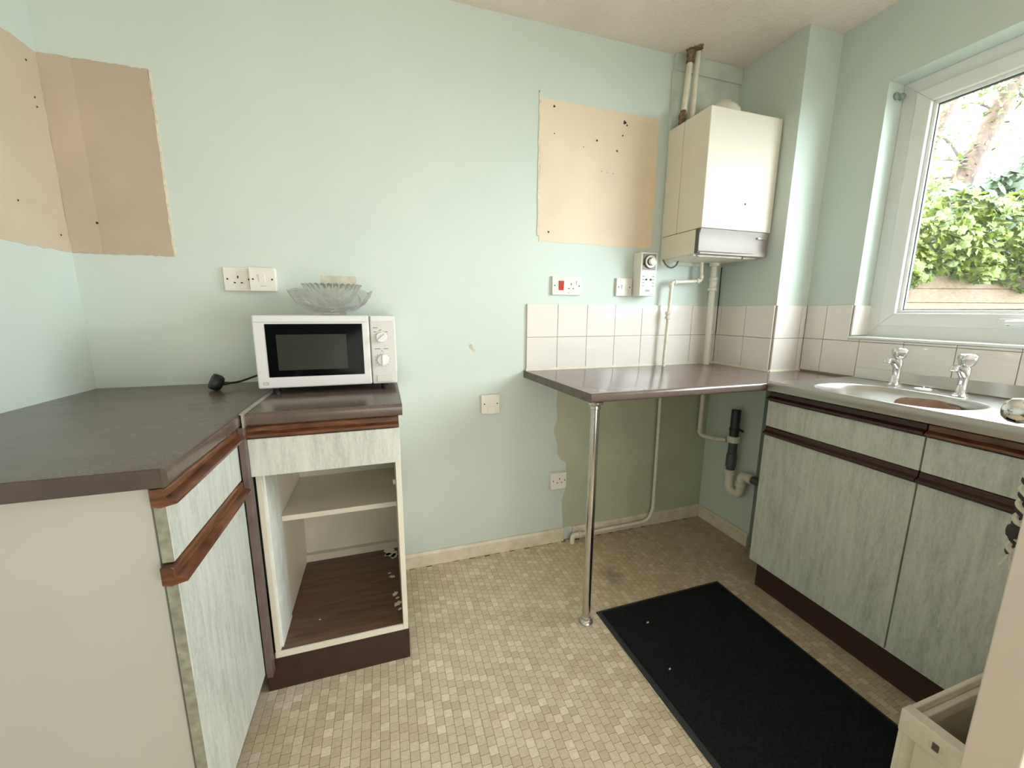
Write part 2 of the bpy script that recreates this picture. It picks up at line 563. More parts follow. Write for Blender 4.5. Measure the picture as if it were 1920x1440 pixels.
floor = structure(box('floor', (-.3, 3.02, YREAR - .1, .1, -.08, -.0012), 'vinyl_gap'),
                  'beige and tan small-square mosaic vinyl floor of the kitchen', 'floor')
ceiling = structure(box('ceiling', (-.35, 3.02, YREAR - .12, .12, ZC, ZC + .1), 'ceil'),
                    'cream stippled textured ceiling above the kitchen', 'ceiling')
wall_back = structure(box('wall_back', (-.25, 3.02, 0, .1, -.08, ZC), 'wall'),
                      'pale mint green painted back wall with sockets and boiler', 'wall')
wl = MB().prism([(xl(0.1), .1), (xl(YREAR - .1), YREAR - .1), (xl(YREAR - .1) - .1, YREAR - .1), (-.1, .1)], 'z', -.08, ZC)
wall_left = structure(wl.build('wall_left', 'wall'), 'pale mint green painted left wall above the brown worktop', 'wall')
wall_pier = structure(box('wall_corner', (XR, 3.02, YS, 0, -.08, ZC), 'wall'),
                      'boxed-in mint green wall corner to the right of the boiler', 'wall')
# window wall with its opening
WY0, WY1, WZ0, WZ1 = -0.54, -1.72, 1.076, 2.051
wr = MB()
wr.box(XW, 3.02, YS, WY0, -.08, ZC)
wr.box(XW, 3.02, WY1, YREAR, -.08, ZC)
wr.box(XW, 3.02, WY0, WY1, -.08, WZ0 - .012)
wr.box(XW, 3.02, WY0, WY1, WZ1, ZC)
wall_right = structure(wr.build('wall_right', 'wall'), 'grey-green painted wall around the kitchen window above the sink', 'wall')
rw = MB().box(-.3, 3.02, YREAR - .08, YREAR, -.08, ZC)
structure(rw.build('wall_rear', 'wall'), 'mint green wall at the end of the room behind the viewer', 'wall')

# skirting boards
def skirting(name, poly_pts, label):
    return None
def skirt_back(x0, x1):
    return MB().prism([(0, 0), (-.016, 0), (-.016, .058), (-.010, .070), (0, .070)], 'x', x0, x1)
structure(skirt_back(0.985, 1.792).build('baseboard_back', 'skirting', bevel=.0015), 'cream skirting board along the back wall left of the pipe gap', 'skirting')
structure(skirt_back(1.844, XR).build('baseboard_corner', 'skirting', bevel=.0015), 'cream skirting board behind the pipe under the breakfast bar', 'skirting')
structure(MB().prism([(XR, 0), (XR - .016, 0), (XR - .016, .058), (XR - .010, .070), (XR, .070)], 'y', YS - .004, -.0165).build('baseboard_right', 'skirting', bevel=.0015),
          'short cream skirting board on the right below the waste trap', 'skirting')
# batten / boxed beam and backing board behind the boiler
structure(box('trim_1', (2.28, XR, -.020, 0, 2.255, ZC), 'beam', bevel=.002), 'mint painted batten on the back wall against the ceiling', 'batten')
structure(box('trim_2', (2.274, XR, -.012, 0, 1.40, 2.255), 'beam', bevel=.002), 'mint painted backing board behind the boiler and pipes', 'board')

# wall patches (bare plaster, old paint): thin skins with ragged edges
def ragged(x0, x1, z0, z1, amp, n=26, corner=0.0):
    pts = []
    def seg(a, b, k, nx, nz):
        for i in range(k):
            t = i / k
            j = random.uniform(-amp, amp)
            pts.append((a[0] + (b[0] - a[0]) * t + nx * j, a[1] + (b[1] - a[1]) * t + nz * j))
    seg((x0, z0), (x1, z0), n, 0, 1)
    seg((x1, z0), (x1, z1), n, 1, 0)
    seg((x1, z1), (x0, z1), n, 0, 1)
    seg((x0, z1), (x0, z0), n, 1, 0)
    return pts
pp = ragged(.0, .276, 1.3516, 1.929, .0022)
pp = [(max(p[0], 0.0005), p[1]) for p in pp]
patch_a = MB().prism(pp, 'y', -.0016, .002).build('bare_plaster_patch', 'plaster', wall_back)
MB().prism([(max(a, .0008), b) for a, b in ragged(.0, .082, 1.3526, 1.928, .002)], 'y', -.0022, .002).build('bare_plaster_strip', 'plaster4', wall_back)
rid = ragged(.276, .2835, 1.352, 1.925, .0016, 30)
MB().prism(rid, 'y', -.0021, .002).build('paint_ridge', 'ridge', wall_back)
# continuation on the left wall (slanted plane)
lp = ragged(-.80, -.002, 1.3516, 1.929, .003, 30)
mbl = MB()
n_ = len(lp)
vv = [(xl(y) + .0016, min(y, -.0005), z) for y, z in lp] + [(xl(y) - .004, min(y, -.0005), z) for y, z in lp]
mbl.add(vv, [tuple(range(n_)), tuple(range(2 * n_ - 1, n_ - 1, -1))] + [(i, n_ + i, n_ + (i + 1) % n_, (i + 1) % n_) for i in range(n_)])
patch_l = mbl.build('bare_plaster_patch', 'plaster2', wall_left)
patch_b = MB().prism(ragged(1.631, 2.2214, 1.476, 2.050, .003, 30), 'y', -.0018, .002).build('bare_plaster_patch', 'plaster3', wall_back)
MB().prism(ragged(1.6235, 1.6315, 1.50, 2.075, .002, 30), 'y', -.003, .002).build('paint_ridge', 'ridge', wall_back)
MB().prism([(1.735, .868), (1.742, .78), (1.738, .72), (1.746, .65), (1.728, .60), (1.748, .52), (1.752, .47), (1.772, .44), (1.800, .42), (1.80, .28), (1.782, .22), (1.790, .12), (1.793, .068), (XR - .001, .068), (XR - .001, .868)], 'y', -.0012, .002).build('old_paint_area', 'olive', wall_back)
MB().prism(ragged(.737, .863, 1.25, 1.302, .0015, 8), 'y', -.0014, .002).build('tape_residue', 'paper', wall_back)
MB().prism([(1.310, 1.025), (1.322, 1.028), (1.330, 1.012), (1.341, 1.002), (1.336, .992), (1.324, 1.004), (1.314, 1.012)], 'y', -.0011, .002).build('paint_chip', 'paper', wall_back)
def hole(x, z, r, pr=wall_back, dy=-.0026):
    MB().lathe([(r, 0), (r * .4, -.002)], (x, dy, z), (0, -1, 0), 8, mod=lambda j, a, h, t: (a * (1 + .3 * math.sin(3 * t + x * 90)), h)).build('nail_hole', 'dark', pr)
for x, z, r in [(1.692, 2.026, .005), (1.695, 1.921, .003), (1.901, 1.919, .0045), (2.038, 2.010, .008), (2.050, 2.000, .0045), (2.030, 1.955, .004), (2.005, 1.888, .005), (1.677, 1.519, .0045), (.080, 1.448, .004), (1.836, 1.885, .0025), (1.93, 1.795, .002), (1.96, 1.793, .002), (1.99, 1.791, .002), (1.625, 2.072, .004)]:
    hole(x, z, r)
for y, z in [(-.045, 1.885), (-.038, 1.79), (-.036, 1.765), (-.036, 1.40), (-.17, 1.47)]:
    MB().lathe([(.003, 0), (.001, .002)], (xl(y) + .0022, y, z), (1, 0, 0), 8).build('nail_hole', 'dark', wall_left)

# ------------------------------------------------------------------ floor mosaic
tile_me = bpy.data.meshes.new('mosaic_tile')
def tile_verts(cx, cy, hw, z0=-.0014, z1=0.0):
    return [(cx - hw, cy - hw, z0), (cx + hw, cy - hw, z0), (cx + hw, cy + hw, z0), (cx - hw, cy + hw, z0),
            (cx - hw, cy - hw, z1), (cx + hw, cy - hw, z1), (cx + hw, cy + hw, z1), (cx - hw, cy + hw, z1)]
TF = [(4, 5, 6, 7), (0, 1, 5, 4), (1, 2, 6, 5), (2, 3, 7, 6), (3, 0, 4, 7)]
HW = TILE_P / 2 - .00055
tile_me.from_pydata(tile_verts(0, 0, HW), [], TF)
tile_me.materials.append(M['vinyl'])
def project(p):
    d = Vector(p) - CAM
    z = d.dot(fwd)
    return 960 + F_PX * d.dot(r2) / z, 720 - F_PX * d.dot(u2) / z, z
cells = []
for c in range(int(-.12 / TILE_P) - 1, int(2.86 / TILE_P) + 1):
    cx = (c + .5) * TILE_P
    off = (c * 0.37 + 100.0) % 1.0
    for r in range(int(-2.3 / TILE_P), 2):
        cy = (r + .5 - off) * TILE_P
        if cy > -HW - .001 or cy < -2.25:
            continue
        cells.append((cx, cy))
near = []
for i, (cx, cy) in enumerate(cells):
    u, v, z = project((cx, cy, 0))
    if not (440 < u < 1690 and 0 < v < 1450) or z < .1:
        continue
    if cx < .60 and cy > -1.3: continue
    if cx < 1.0 and cy > -.53: continue
    if cx > 1.70 and cy < -.50: continue          # under the mat
    near.append((z, i))
near.sort()
singles = set(i for _, i in near[:290])
fs_mb = MB()
for i, (cx, cy) in enumerate(cells):
    if i in singles:
        o = bpy.data.objects.new('mosaic_tile', tile_me)
        o.location = (cx, cy, 0)
        o.parent = floor
        COL.objects.link(o)
    else:
        k = len(fs_mb.v)
        fs_mb.v += tile_verts(cx, cy, HW)
        fs_mb.f += [tuple(a + k for a in f) for f in TF]
me = bpy.data.meshes.new('mosaic_field')
me.from_pydata(fs_mb.v, [], fs_mb.f)
me.materials.append(M['vinyl'])
mo = bpy.data.objects.new('mosaic_field', me)
COL.objects.link(mo)
mo.parent = floor
mo['kind'] = 'stuff'

# ------------------------------------------------------------------ wall tiles
P = 0.1526
_tc = {}
def wall_tile(axis, a0, a1, z0, z1, plane, parent, sgn=-1):
    """one bevelled ceramic tile. axis 'x': lies on a y-plane; axis 'y': lies on an x-plane"""
    w, h = abs(a1 - a0) - .0022, z1 - z0 - .0022
    key = (axis, round(w, 4), round(h, 4), sgn)
    if key not in _tc:
        t = .007
        q = MB().box(-w / 2, w / 2, -t, 0, -h / 2, h / 2) if axis == 'x' else MB().box(-t, 0, -w / 2, w / 2, -h / 2, h / 2)
        o = q.build('ceramic_tile', 'tile', None, bevel=.0016)
        _tc[key] = o.data
    else:
        o = bpy.data.objects.new('ceramic_tile', _tc[key])
        COL.objects.link(o)
    o.location = ((a0 + a1) / 2, plane, (z0 + z1) / 2) if axis == 'x' else (plane, (a0 + a1) / 2, (z0 + z1) / 2)
    o.parent = parent
    return o
X0, ZT = 1.578, 0.902
ZM, ZTOP = 1.0535, 1.205
for z0, z1 in ((ZT, ZM), (ZM, ZTOP)):
    xs = [X0 + i * P for i in range(8)] + [XR - .008]
    for a, b in zip(xs, xs[1:]):
        wall_tile('x', a, b, z0, z1, -.002, wall_back)
    for a, b in ((-.009, -.034), (-.034, -.186), (-.186, YS)):
        wall_tile('y', a, b, z0, z1, XR - .002, wall_pier)
    for a, b in ((XR - .002, XR + P), (XR + P, XW - .008)):
        wall_tile('x', a, b, z0, z1, YS - .002, wall_pier)
grout = MB().box(X0 + .001, XR, -.004, .002, ZT, ZTOP - .0015).build('grout_bed', 'grout', wall_back)
MB().box(XR - .004, XR + .002, YS, -.004, ZT, ZTOP - .0015).box(XR - .003, XW, YS - .004, YS + .002, ZT, ZTOP - .0015).build('grout_bed', 'grout', wall_pier)
for a, b in ((YS - .009, -.437), (-.437, WY0)):
    wall_tile('y', a, b, ZM, ZTOP, XW - .002, wall_right)
ys = [YS - .009, -.437, -.584] + [-.584 - .1515 * i for i in range(1, 7)]
for a, b in zip(ys, ys[1:]):
    wall_tile('y', a, b, ZT + .003, ZM, XW - .002, wall_right)
ys2 = [WY0, -.584] + [-.584 - .1515 * i for i in range(1, 7)]
for a, b in zip(ys2, ys2[1:]):
    wall_tile('y', a, b, ZM, WZ0 - .012, XW - .002, wall_right)
wall_tile('x', XW - .006, XW + .093, WZ0 + .001, ZTOP, WY0 - .002, wall_right)
MB().box(XW - .004, XW + .002, YS - .004, WY0, ZT, ZTOP - .0015).box(XW - .004, XW + .002, WY0, -1.49, ZT, WZ0 - .013).build('grout_bed', 'grout', wall_right)

# ------------------------------------------------------------------ window
XF = XW + .09
win = structure(thing('window_1', (XF, -1.13, WZ0), 'white plastic framed casement window over the sink looking on the garden', 'window'), None, None)
def ring(y0, y1, z0, z1, wd, xa, xb):
    q = MB()
    # four mitred members, each a prism
    o = [(y0, z0), (y1, z0), (y1, z1), (y0, z1)]
    s = 1 if y1 > y0 else -1
    i = [(y0 + s * wd, z0 + wd), (y1 - s * wd, z0 + wd), (y1 - s * wd, z1 - wd), (y0 + s * wd, z1 - wd)]
    for k in range(4):
        k2 = (k + 1) % 4
        q.prism([o[k], o[k2], i[k2], i[k]], 'x', xa, xb)
    return q
def frame_member(name, y0, y1, z0, z1, wd, xa, xb, mt, bev):
    o = [(y0, z0), (y1, z0), (y1, z1), (y0, z1)]
    s = 1 if y1 > y0 else -1
    i = [(y0 + s * wd, z0 + wd), (y1 - s * wd, z0 + wd), (y1 - s * wd, z1 - wd), (y0 + s * wd, z1 - wd)]
    e = .0004
    res = []
    for k in range(4):
        k2 = (k + 1) % 4
        res.append(MB().prism([o[k], o[k2], i[k2], i[k]], 'x', xa, xb).build(name, mt, win, bevel=bev))
    return res
YM = -1.36
frame_member('frame_member', WY0, WY1, WZ0 - .002, WZ1, .058, XF, XF + .065, 'upvc', .0025)
box('mullion', (XF, XF + .065, YM - .03, YM + .03, WZ0 + .056, WZ1 - .058), 'upvc', win, .0025)
SY0, SY1, SZ0, SZ1 = WY0 - .052, YM + .022, WZ0 + .046, WZ1 - .050
frame_member('sash_member', SY0, SY1, SZ0, SZ1, .050, XF - .012, XF + .05, 'upvc', .003)
frame_member('glazing_bead', SY0 - .050, SY1 + .050, SZ0 + .050, SZ1 - .050, .012, XF + .004, XF + .03, 'upvc', .002)
frame_member('gasket', SY0 - .0615, SY1 + .0615, SZ0 + .0615, SZ1 - .0615, .004, XF + .012, XF + .024, 'gasket', 0)
box('pane', (XF + .016, XF + .020, SY0 - .06, SY1 + .06, SZ0 + .06, SZ1 - .06), 'pane', win)
box('pane', (XF + .016, XF + .020, YM - .03, WY1 + .058, WZ0 + .056, WZ1 - .058), 'pane', win)
hd = MB().box(XF - .020, XF - .012, -.94, -1.08, SZ0 + .006, SZ0 + .034)
h_o = hd.build('handle', 'upvc', win, bevel=.002)
MB().tube([(XF - .022, -.972, SZ0 + .018), (XF - .040, -.972, SZ0 + .016)], .006, 10).build('stay_pin', 'chrome_dull', h_o, True)
MB().tube([(XF - .036, -.966, SZ0 + .020), (XF - .040, -1.05, SZ0 + .024), (XF - .036, -1.10, SZ0 + .022)], [.009, .008, .006], 10).build('stay_arm', 'upvc', h_o, True)
sill = structure(box('trim_3', (XW - .012, XF + .002, WY0 - .001, WY1, WZ0 - .012, WZ0 - .002), 'upvc', None, .002), 'thin white sill strip below the window frame', 'sill')
hk = thing('curtain_wire_hook', (XW + .06, WY0 - .001, 2.005), 'small grey plastic curtain wire hook in the top corner of the window recess', 'hook')
MB().lathe([(.0, 0), (.013, .0), (.014, .006), (.008, .010), (0.0, .011)], (XW + .046, WY0 - .0005, 2.004), (0, -1, 0), 16).build('suction_pad', 'hook', hk, True)
MB().lathe([(0, 0), (.011, 0), (.012, .012), (.006, .018), (0, .019)], (XW + .070, WY0 - .0005, 2.004), (0, -1, 0), 16).box(XW + .05, XW + .075, WY0 - .012, WY0 - .003, 1.998, 2.010).build('hook_body', 'hook', hk, True)

# ------------------------------------------------------------------ left worktop and cabinets
ZW = .9
def rounded_edge_profile(y_front, y_back, z0, z1, r=.010, n=5):
    """cross-section of a postformed worktop, front edge rounded at top and bottom"""
    pts = [(y_back, z0)]
    s = 1 if y_front > y_back else -1
    for k in range(n + 1):
        a = -PI / 2 + (PI / 2) * k / n
        pts.append((y_front - s * r + s * r * math.cos(a), z0 + r + r * math.sin(a)))
    for k in range(n + 1):
        a = (PI / 2) * k / n
        pts.append((y_front - s * r + s * r * math.cos(a), z1 - r + r * math.sin(a)))
    pts.append((y_back, z1))
    return pts
wt = thing('worktop', (.28, -.45, .864), 'long dark brown laminate worktop running along the left wall', 'worktop')
wm = MB()
prof = rounded_edge_profile(.586, 0.0, .864, ZW)
YE = -.924
v0 = [((xl(0) + .001 if p[0] == 0 else p[0]), -.001, p[1]) for p in prof]
v1 = [((xl(YE) + .001 if p[0] == 0 else p[0] - .006), YE, p[1]) for p in prof]
n_ = len(prof)
wm.add(v0 + v1, [tuple(range(n_)), tuple(range(2 * n_ - 1, n_ - 1, -1))] + [(i, n_ + i, n_ + (i + 1) % n_, (i + 1) % n_) for i in range(n_)])
wm.build('worktop_slab', 'worktop', wt, True)
box('end_edging', (xl(YE) + .002, .570, YE - .0012, YE, .8645, .8985), 'edge', wt)
js = MB().prism([(.5865, .8635), (.5915, .8635), (.5915, .899), (.596, .901), (.596, .9022), (.582, .9022), (.582, .901), (.5865, .899)], 'y', -.552, -.001)
tag(js.build('joint_strip', 'alu'), 'thin aluminium strip covering the join between the two brown worktops', 'joint strip')
wt2 = thing('worktop', (.79, -.27, .864), 'short dark brown laminate worktop under the microwave', 'worktop')
prof = rounded_edge_profile(-.541, -.001, .864, ZW)
MB().prism(prof, 'x', .5918, .994).build('worktop_slab', 'worktop', wt2, True)
box('end_edging', (.994, .9952, -.538, -.002, .865, .8995), 'edge', wt2)

def rail_y(x_in, x_tip, y0, y1, z0, z1, name, mt, parent):
    """a bevelled wooden finger-pull rail running along y, projecting towards x_tip, with a groove behind its lip"""
    d = x_tip - x_in
    poly = [(x_in, z0 + .003), (x_in + d * .35, z0), (x_tip, z0 + .006), (x_tip, z0 + .013), (x_in + d * .55, z0 + .020),
            (x_in + d * .55, z1 - .004), (x_in + d * .45, z1), (x_in, z1)]
    return MB().prism(poly, 'y', y0, y1).build(name, mt, parent, bevel=.0012)
def rail_x(y_in, y_tip, x0, x1, z0, z1, name, mt, parent):
    d = y_tip - y_in
    poly = [(y_in, z0 + .003), (y_in + d * .35, z0), (y_tip, z0 + .006), (y_tip, z0 + .013), (y_in + d * .55, z0 + .020),
            (y_in + d * .55, z1 - .004), (y_in + d * .45, z1), (y_in, z1)]
    return MB().prism(poly, 'x', x0, x1).build(name, mt, parent, bevel=.0012)

# left base unit, front faces +x
lc = thing('base_cabinet', (.27, -.7, 0), 'base unit under the left worktop with cream end panel and streaked door', 'cabinet')
box('end_panel', (xl(-.9) + .003, .540, -.905, -.888, .0, .8635), 'cab_side', lc, .001)
box('carcass', (.0, .546, -.886, -.535, .10, .8625), 'cab_in', lc)
box('toe_board', (.0, .50, -.884, -.535, .0, .10), 'plinth', lc)
XFd = .567
dr = box('drawer', (.548, XFd, -.915, -.540, .716, .826), 'lam', lc, .001)
rail_y(.549, .589, -.925, -.5445, .826, .862, 'handle_rail', 'wood', dr)
box('side_edging', (.5485, .5665, -.9162, -.915, .7165, .8255), 'lam_edge', dr)
dd = box('door', (.548, XFd, -.915, -.540, .098, .676), 'lam', lc, .001)
rail_y(.549, .589, -.930, -.5445, .676, .714, 'handle_rail', 'wood', dd)
box('side_edging', (.5485, .5665, -.9162, -.915, .0985, .6755), 'lam_edge', dd)
fp = box('filler_post', (.570, .5865, -.543, -.512, .085, .8630), 'post', None, .002)
tag(fp, 'mauve-brown upright filler strip between the two left base units', 'filler strip')

# open narrow unit, front faces -y
nc = thing('open_cabinet', (.785, -.26, 0), 'open-fronted base unit without its door below the microwave', 'cabinet')
YF = -.510
box('left_side', (.5875, .603, YF + .012, -.004, .116, .8630), 'cab_white', nc, .0008)
box('plinth_return', (.971, .9865, YF + .025, -.02, .0, .1145), 'plinth', nc)
box('right_side', (.969, .985, YF + .004, -.004, .1152, .8630), 'cab_white', nc, .0008)
box('back_panel', (.603, .969, -.016, -.006, .118, .8630), 'cab_in', nc)
box('lower_batten', (.603, .969, -.040, -.016, .122, .165), 'cab_in', nc, .001)
box('lit_side_strip', (.603, .609, YF + .020, -.36, .137, .715), 'textured', nc, .0008)  # added paler strip: window light on the textured inner side put into colour
box('shelf', (.6035, .9685, -.345, -.018, .484, .502), 'cab_white', nc, .0008)
flr = box('base_board', (.5885, .9688, YF + .004, -.018, .115, .1345), 'cab_white', nc, .0008)
box('brown_lining', (.604, .968, YF + .010, -.041, .1345, .1357), 'cabfloor', nc)
for px, py, rr in [(.945, -.07, .030), (.955, -.10, .016), (.925, -.082, .012), (.940, -.24, .009), (.930, -.215, .005), (.948, -.345, .010), (.955, -.37, .006), (.966, -.40, .012), (.963, -.43, .006), (.70, -.40, .003)]:
    s0 = random.uniform(0, 6)
    MB().lathe([(rr, 0), (rr * .97, .0006)], (px if px + rr < .968 else .9675 - rr, py, .1357), (0, 0, 1), 14,
               mod=lambda j, a, h, t: (a * (1 + .28 * math.sin(2 * t + s0) + .2 * math.sin(5 * t + 2 * s0)), h)).build('torn_patch', 'cab_white', nc)
box('shelf_bracket', (.960, .969, -.33, -.318, .56, .578), 'white_plastic', nc, .001)
box('cross_rail', (.603, .969, YF + .004, YF + .020, .8255, .8635), 'plinth', nc)
d2 = box('drawer', (.5865, .985, YF - .016, YF + .002, .716, .824), 'lam', nc, .001)
rail_x(YF + .002, YF - .022, .5865, .984, .824, .860, 'handle_rail', 'wood', d2)
box('drawer_box', (.64, .93, YF + .012, -.12, .735, .80), 'cab_in', d2)
box('plinth', (.560, .987, YF + .008, YF + .024, .0, .1145), 'plinth', nc, .001)
MB().box(.5725, .5875, YF + .002, YF + .007, .115, .132).build('plinth_packer', 'post', nc)

# ------------------------------------------------------------------ breakfast bar worktop
bar = thing('worktop', (2.1, -.3, .868), 'brown-grey laminate breakfast bar worktop below the white tiles and boiler', 'worktop')
YB = -.574
poly = [(1.568, -.001), (1.606, YB + .012), (2.6665 - .001, YB + .012), (2.6665 - .001, -.001)]
slab = MB()
prof = rounded_edge_profile(YB, -.001, .868, ZW, .011)
n_ = len(prof)
va = [(1.568 + (1.606 - 1.568) * (p[0] / YB), p[0], p[1]) for p in prof]
vb = [(2.384, p[0], p[1]) for p in prof]
slab.add(va + vb, [tuple(range(n_)), tuple(range(2 * n_ - 1, n_ - 1, -1))] + [(i, n_ + i, n_ + (i + 1) % n_, (i + 1) % n_) for i in range(n_)])
slab.build('worktop_slab', 'worktop2', bar, True)
MB().prism([(2.384, -.001), (2.384, -.588), (XW - .001, -.588), (XW - .001, YS - .001), (XR - .001, YS - .001), (XR - .001, -.001)], 'z', .868, .8998).build('corner_slab', 'worktop2', bar)
ee = MB()
ee.add([(1.5670, -.001, .8685), (1.6050, YB + .002, .8685), (1.6050, YB + .002, .8985), (1.5670, -.001, .8995), (1.5685, -.001, .8685), (1.6065, YB + .002, .8685), (1.6065, YB + .002, .8985), (1.5685, -.001, .8995)],
       [(0, 1, 2, 3), (7, 6, 5, 4), (0, 4, 5, 1), (1, 5, 6, 2), (2, 6, 7, 3), (3, 7, 4, 0)])
ee.build('end_edging', 'edge2', bar)
MB().prism([(-.009, .9), (-.016, .9), (-.009, .909)], 'x', 1.575, XR - .01).build('sealant_bead', 'white_gloss', bar)
MB().prism([(XR - .009, .9), (XR - .016, .9), (XR - .009, .909)], 'y', -.01, YS - .01).build('sealant_bead', 'white_gloss', bar)
MB().prism([(YS - .009, .9), (YS - .016, .9), (YS - .009, .909)], 'x', XR - .008, XW - .01).build('sealant_bead', 'white_gloss', bar)

leg = thing('support_leg', (1.6395, -.541, 0), 'slim chrome tubular leg holding up the breakfast bar', 'table leg')
MB().tube([(1.6395, -.541, .012), (1.6375, -.545, .845)], .0155, 20).build('leg_tube', 'chrome_dull', leg, True)
MB().lathe([(.028, 0), (.028, .003), (.024, .010), (.018, .015), (.0175, .024), (.0156, .026)], (1.6395, -.541, 0), (0, 0, 1), 24).build('floor_flange', 'chrome_dull', leg, True)
MB().lathe([(.0165, .84), (.019, .842), (.019, .853), (.026, .858), (.027, .868)], (1.6375, -.545, 0), (0, 0, 1), 24).build('top_flange', 'chrome_dull', leg, True)

# ------------------------------------------------------------------ sink
sk = thing('sink', (2.6, -.95, .868), 'stainless steel sink top with oval bowl and drainer under the window', 'sink')
SX0, SX1, SYA, SYB, SYC = 2.376, 2.846, -.578, -1.125, -1.425
SZ = .9055
N = 72
BC, BRX, BRY = (2.548, -.886), .150, .212
def sup(t, rx, ry, e=2.5):
    c, s_ = math.cos(t), math.sin(t)
    return (BC[0] + rx * math.copysign(abs(c) ** (2 / e), c), BC[1] + ry * math.copysign(abs(s_) ** (2 / e), s_))
def rect_pt(t):
    c, s_ = math.cos(t), math.sin(t)
    dx = (SX1 - BC[0]) if c > 0 else (BC[0] - (SX0 + .012))
    dy = (SYA - BC[1]) if s_ > 0 else (BC[1] - SYB)
    k = min(dx / abs(c) if abs(c) > 1e-9 else 9, dy / abs(s_) if abs(s_) > 1e-9 else 9)
    return (BC[0] + c * k, BC[1] + s_ * k)
corners = [(SX1, SYA), (SX0 + .012, SYA), (SX0 + .012, SYB), (SX1, SYB)]
angs = [2 * PI * i / N for i in range(N)]
for cx, cy in corners:
    a = math.atan2(cy - BC[1], cx - BC[0]) % (2 * PI)
    j = min(range(N), key=lambda q: abs((angs[q] - a + PI) % (2 * PI) - PI))
    angs[j] = a
rows = []
rows.append([rect_pt(a) + (SZ,) for a in angs])
for rs, dz in ((1.06, 0.0), (1.03, .0012), (1.0, 0.0), (.975, -.006), (.945, -.022), (.92, -.08), (.89, -.125), (.82, -.147), (.65, -.155), (.25, -.160)):
    rows.append([sup(a, BRX * rs, BRY * rs) + (SZ + dz,) for a in angs])
sm = MB()
vs_ = [p for r in rows for p in r]
fs_ = []
for j in range(len(rows) - 1):
    for k in range(N):
        fs_.append((j * N + k, j * N + (k + 1) % N, (j + 1) * N + (k + 1) % N, (j + 1) * N + k))
fs_.append(tuple((len(rows) - 1) * N + k for k in range(N)))
sm.add(vs_, fs_)
basin = sm.build('bowl', 'steel', sk, True, ang=60)
basin.data.validate()
MB().lathe([(.0, .001), (.020, .001), (.028, .003), (.031, .0), ], (BC[0], BC[1], SZ - .160), (0, 0, 1), 24).build('waste_outlet', 'chrome', basin, True)
MB().lathe([(.0, .0008), (.009, .0012), (.011, 0)], (BC[0] + .1425, BC[1] - .02, SZ - .035), (-1, 0, 0), 16).build('overflow', 'dark', basin, True)
# drainer with pressed ridges along y
dm = MB()
nx, ny = 90, 14
gv = []
for j in range(ny + 1):
    y = SYB + (SYC - SYB) * j / ny
    for i in range(nx + 1):
        x = SX0 + .012 + (SX1 - SX0 - .012) * i / nx
        h = 0
        if 2.43 < x < 2.76 and y < SYB - .012:
            h = .0028 * max(0, math.sin((x - 2.43) / .33 * PI * 2 * 7)) * min(1, (SYB - .012 - y) / .03)
        gv.append((x, y, SZ + h))
gf = []
for j in range(ny):
    for i in range(nx):
        a = j * (nx + 1) + i
        gf.append((a, a + 1, a + nx + 2, a + nx + 1))
dm.add(gv, gf)
dm.build('drainer', 'steel', sk, True, ang=80)
lip = [(SX0 + .013, SZ), (SX0 + .010, SZ + .0035), (SX0 + .004, SZ + .003), (SX0 - .001, SZ - .003), (SX0 - .002, SZ - .014), (SX0, SZ - .020), (SX0 + .002, SZ - .034), (SX0 + .004, SZ - .034), (SX0 + .004, SZ - .012), (SX0 + .009, SZ - .004)]
MB().prism(lip, 'y', SYA, SYC).build('front_lip', 'steel', sk, True, ang=30)
up = [(SX1 - .002, SZ - .001), (SX1 + .001, SZ + .006), (SX1 + .0025, SZ + .040), (SX1 + .0010, SZ + .044), (SX1 - .001, SZ + .040), (SX1 - .003, SZ + .010), (SX1 - .010, SZ + .001)]
MB().prism(up, 'y', -.590, SYC).build('upstand', 'steel', sk, True, ang=50)

def make_tap(x, y, label):
    t = thing('pillar_tap', (x, y, SZ), label, 'tap', 'chrome pillar taps at the sink')
    z = SZ
    MB().lathe([(.025, 0), (.025, .003), (.019, .006), (.013, .012), (.0118, .04), (.0128, .066), (.0155, .080), (.0145, .092), (.010, .098), (.0085, .106)], (x, y, z + .0002), (0, 0, 1), 24).build('tap_body', 'chrome', t, True, ang=50)
    MB().tube([(x - .004, y, z + .070), (x - .022, y + .001, z + .088), (x - .042, y + .002, z + .096), (x - .056, y + .002, z + .096)], [.012, .0115, .0105, .010], 16).build('spout', 'chrome', t, True)
    MB().lathe([(.0105, 0), (.0115, .003), (.0115, .014), (.009, .015), (.0085, .008), (0, .008)], (x - .055, y + .002, z + .099), (-.25, 0, -1), 18).build('nozzle', 'chrome', t, True)
    MB().lathe([(.010, .0), (.0185, .010), (.0225, .026), (.0225, .036), (.017, .042), (0, .044)], (x, y, z + .096), (0, 0, 1), 40,
               mod=lambda j, r, h, a: (r * (1 + (.10 * math.cos(4 * a) if 0 < j < 4 else 0)), h)).build('tap_head', 'chrome', t, True, ang=50)
    return t
make_tap(2.772, -.770, 'chrome pillar tap with round head on the left behind the sink bowl')
make_tap(2.737, -.968, 'chrome pillar tap with round head on the right, nearest the drainer')
pg = thing('sink_plug', (2.738, -.872, SZ), 'small round white sink plug lying between the two taps', 'plug')
MB().lathe([(.0, .0), (.020, 0), (.0225, .004), (.0225, .007), (.020, .0085), (0, .0085)], (2.738, -.872, SZ + .0003), (0, 0, 1), 24).build('plug_disc', 'white_plastic', pg, True)
MB().lathe([(.004, 0), (.004, .004), (.002, .006), (0, .006)], (2.738, -.872, SZ + .0086), (0, 0, 1), 12).build('plug_ring', 'chrome', pg, True)
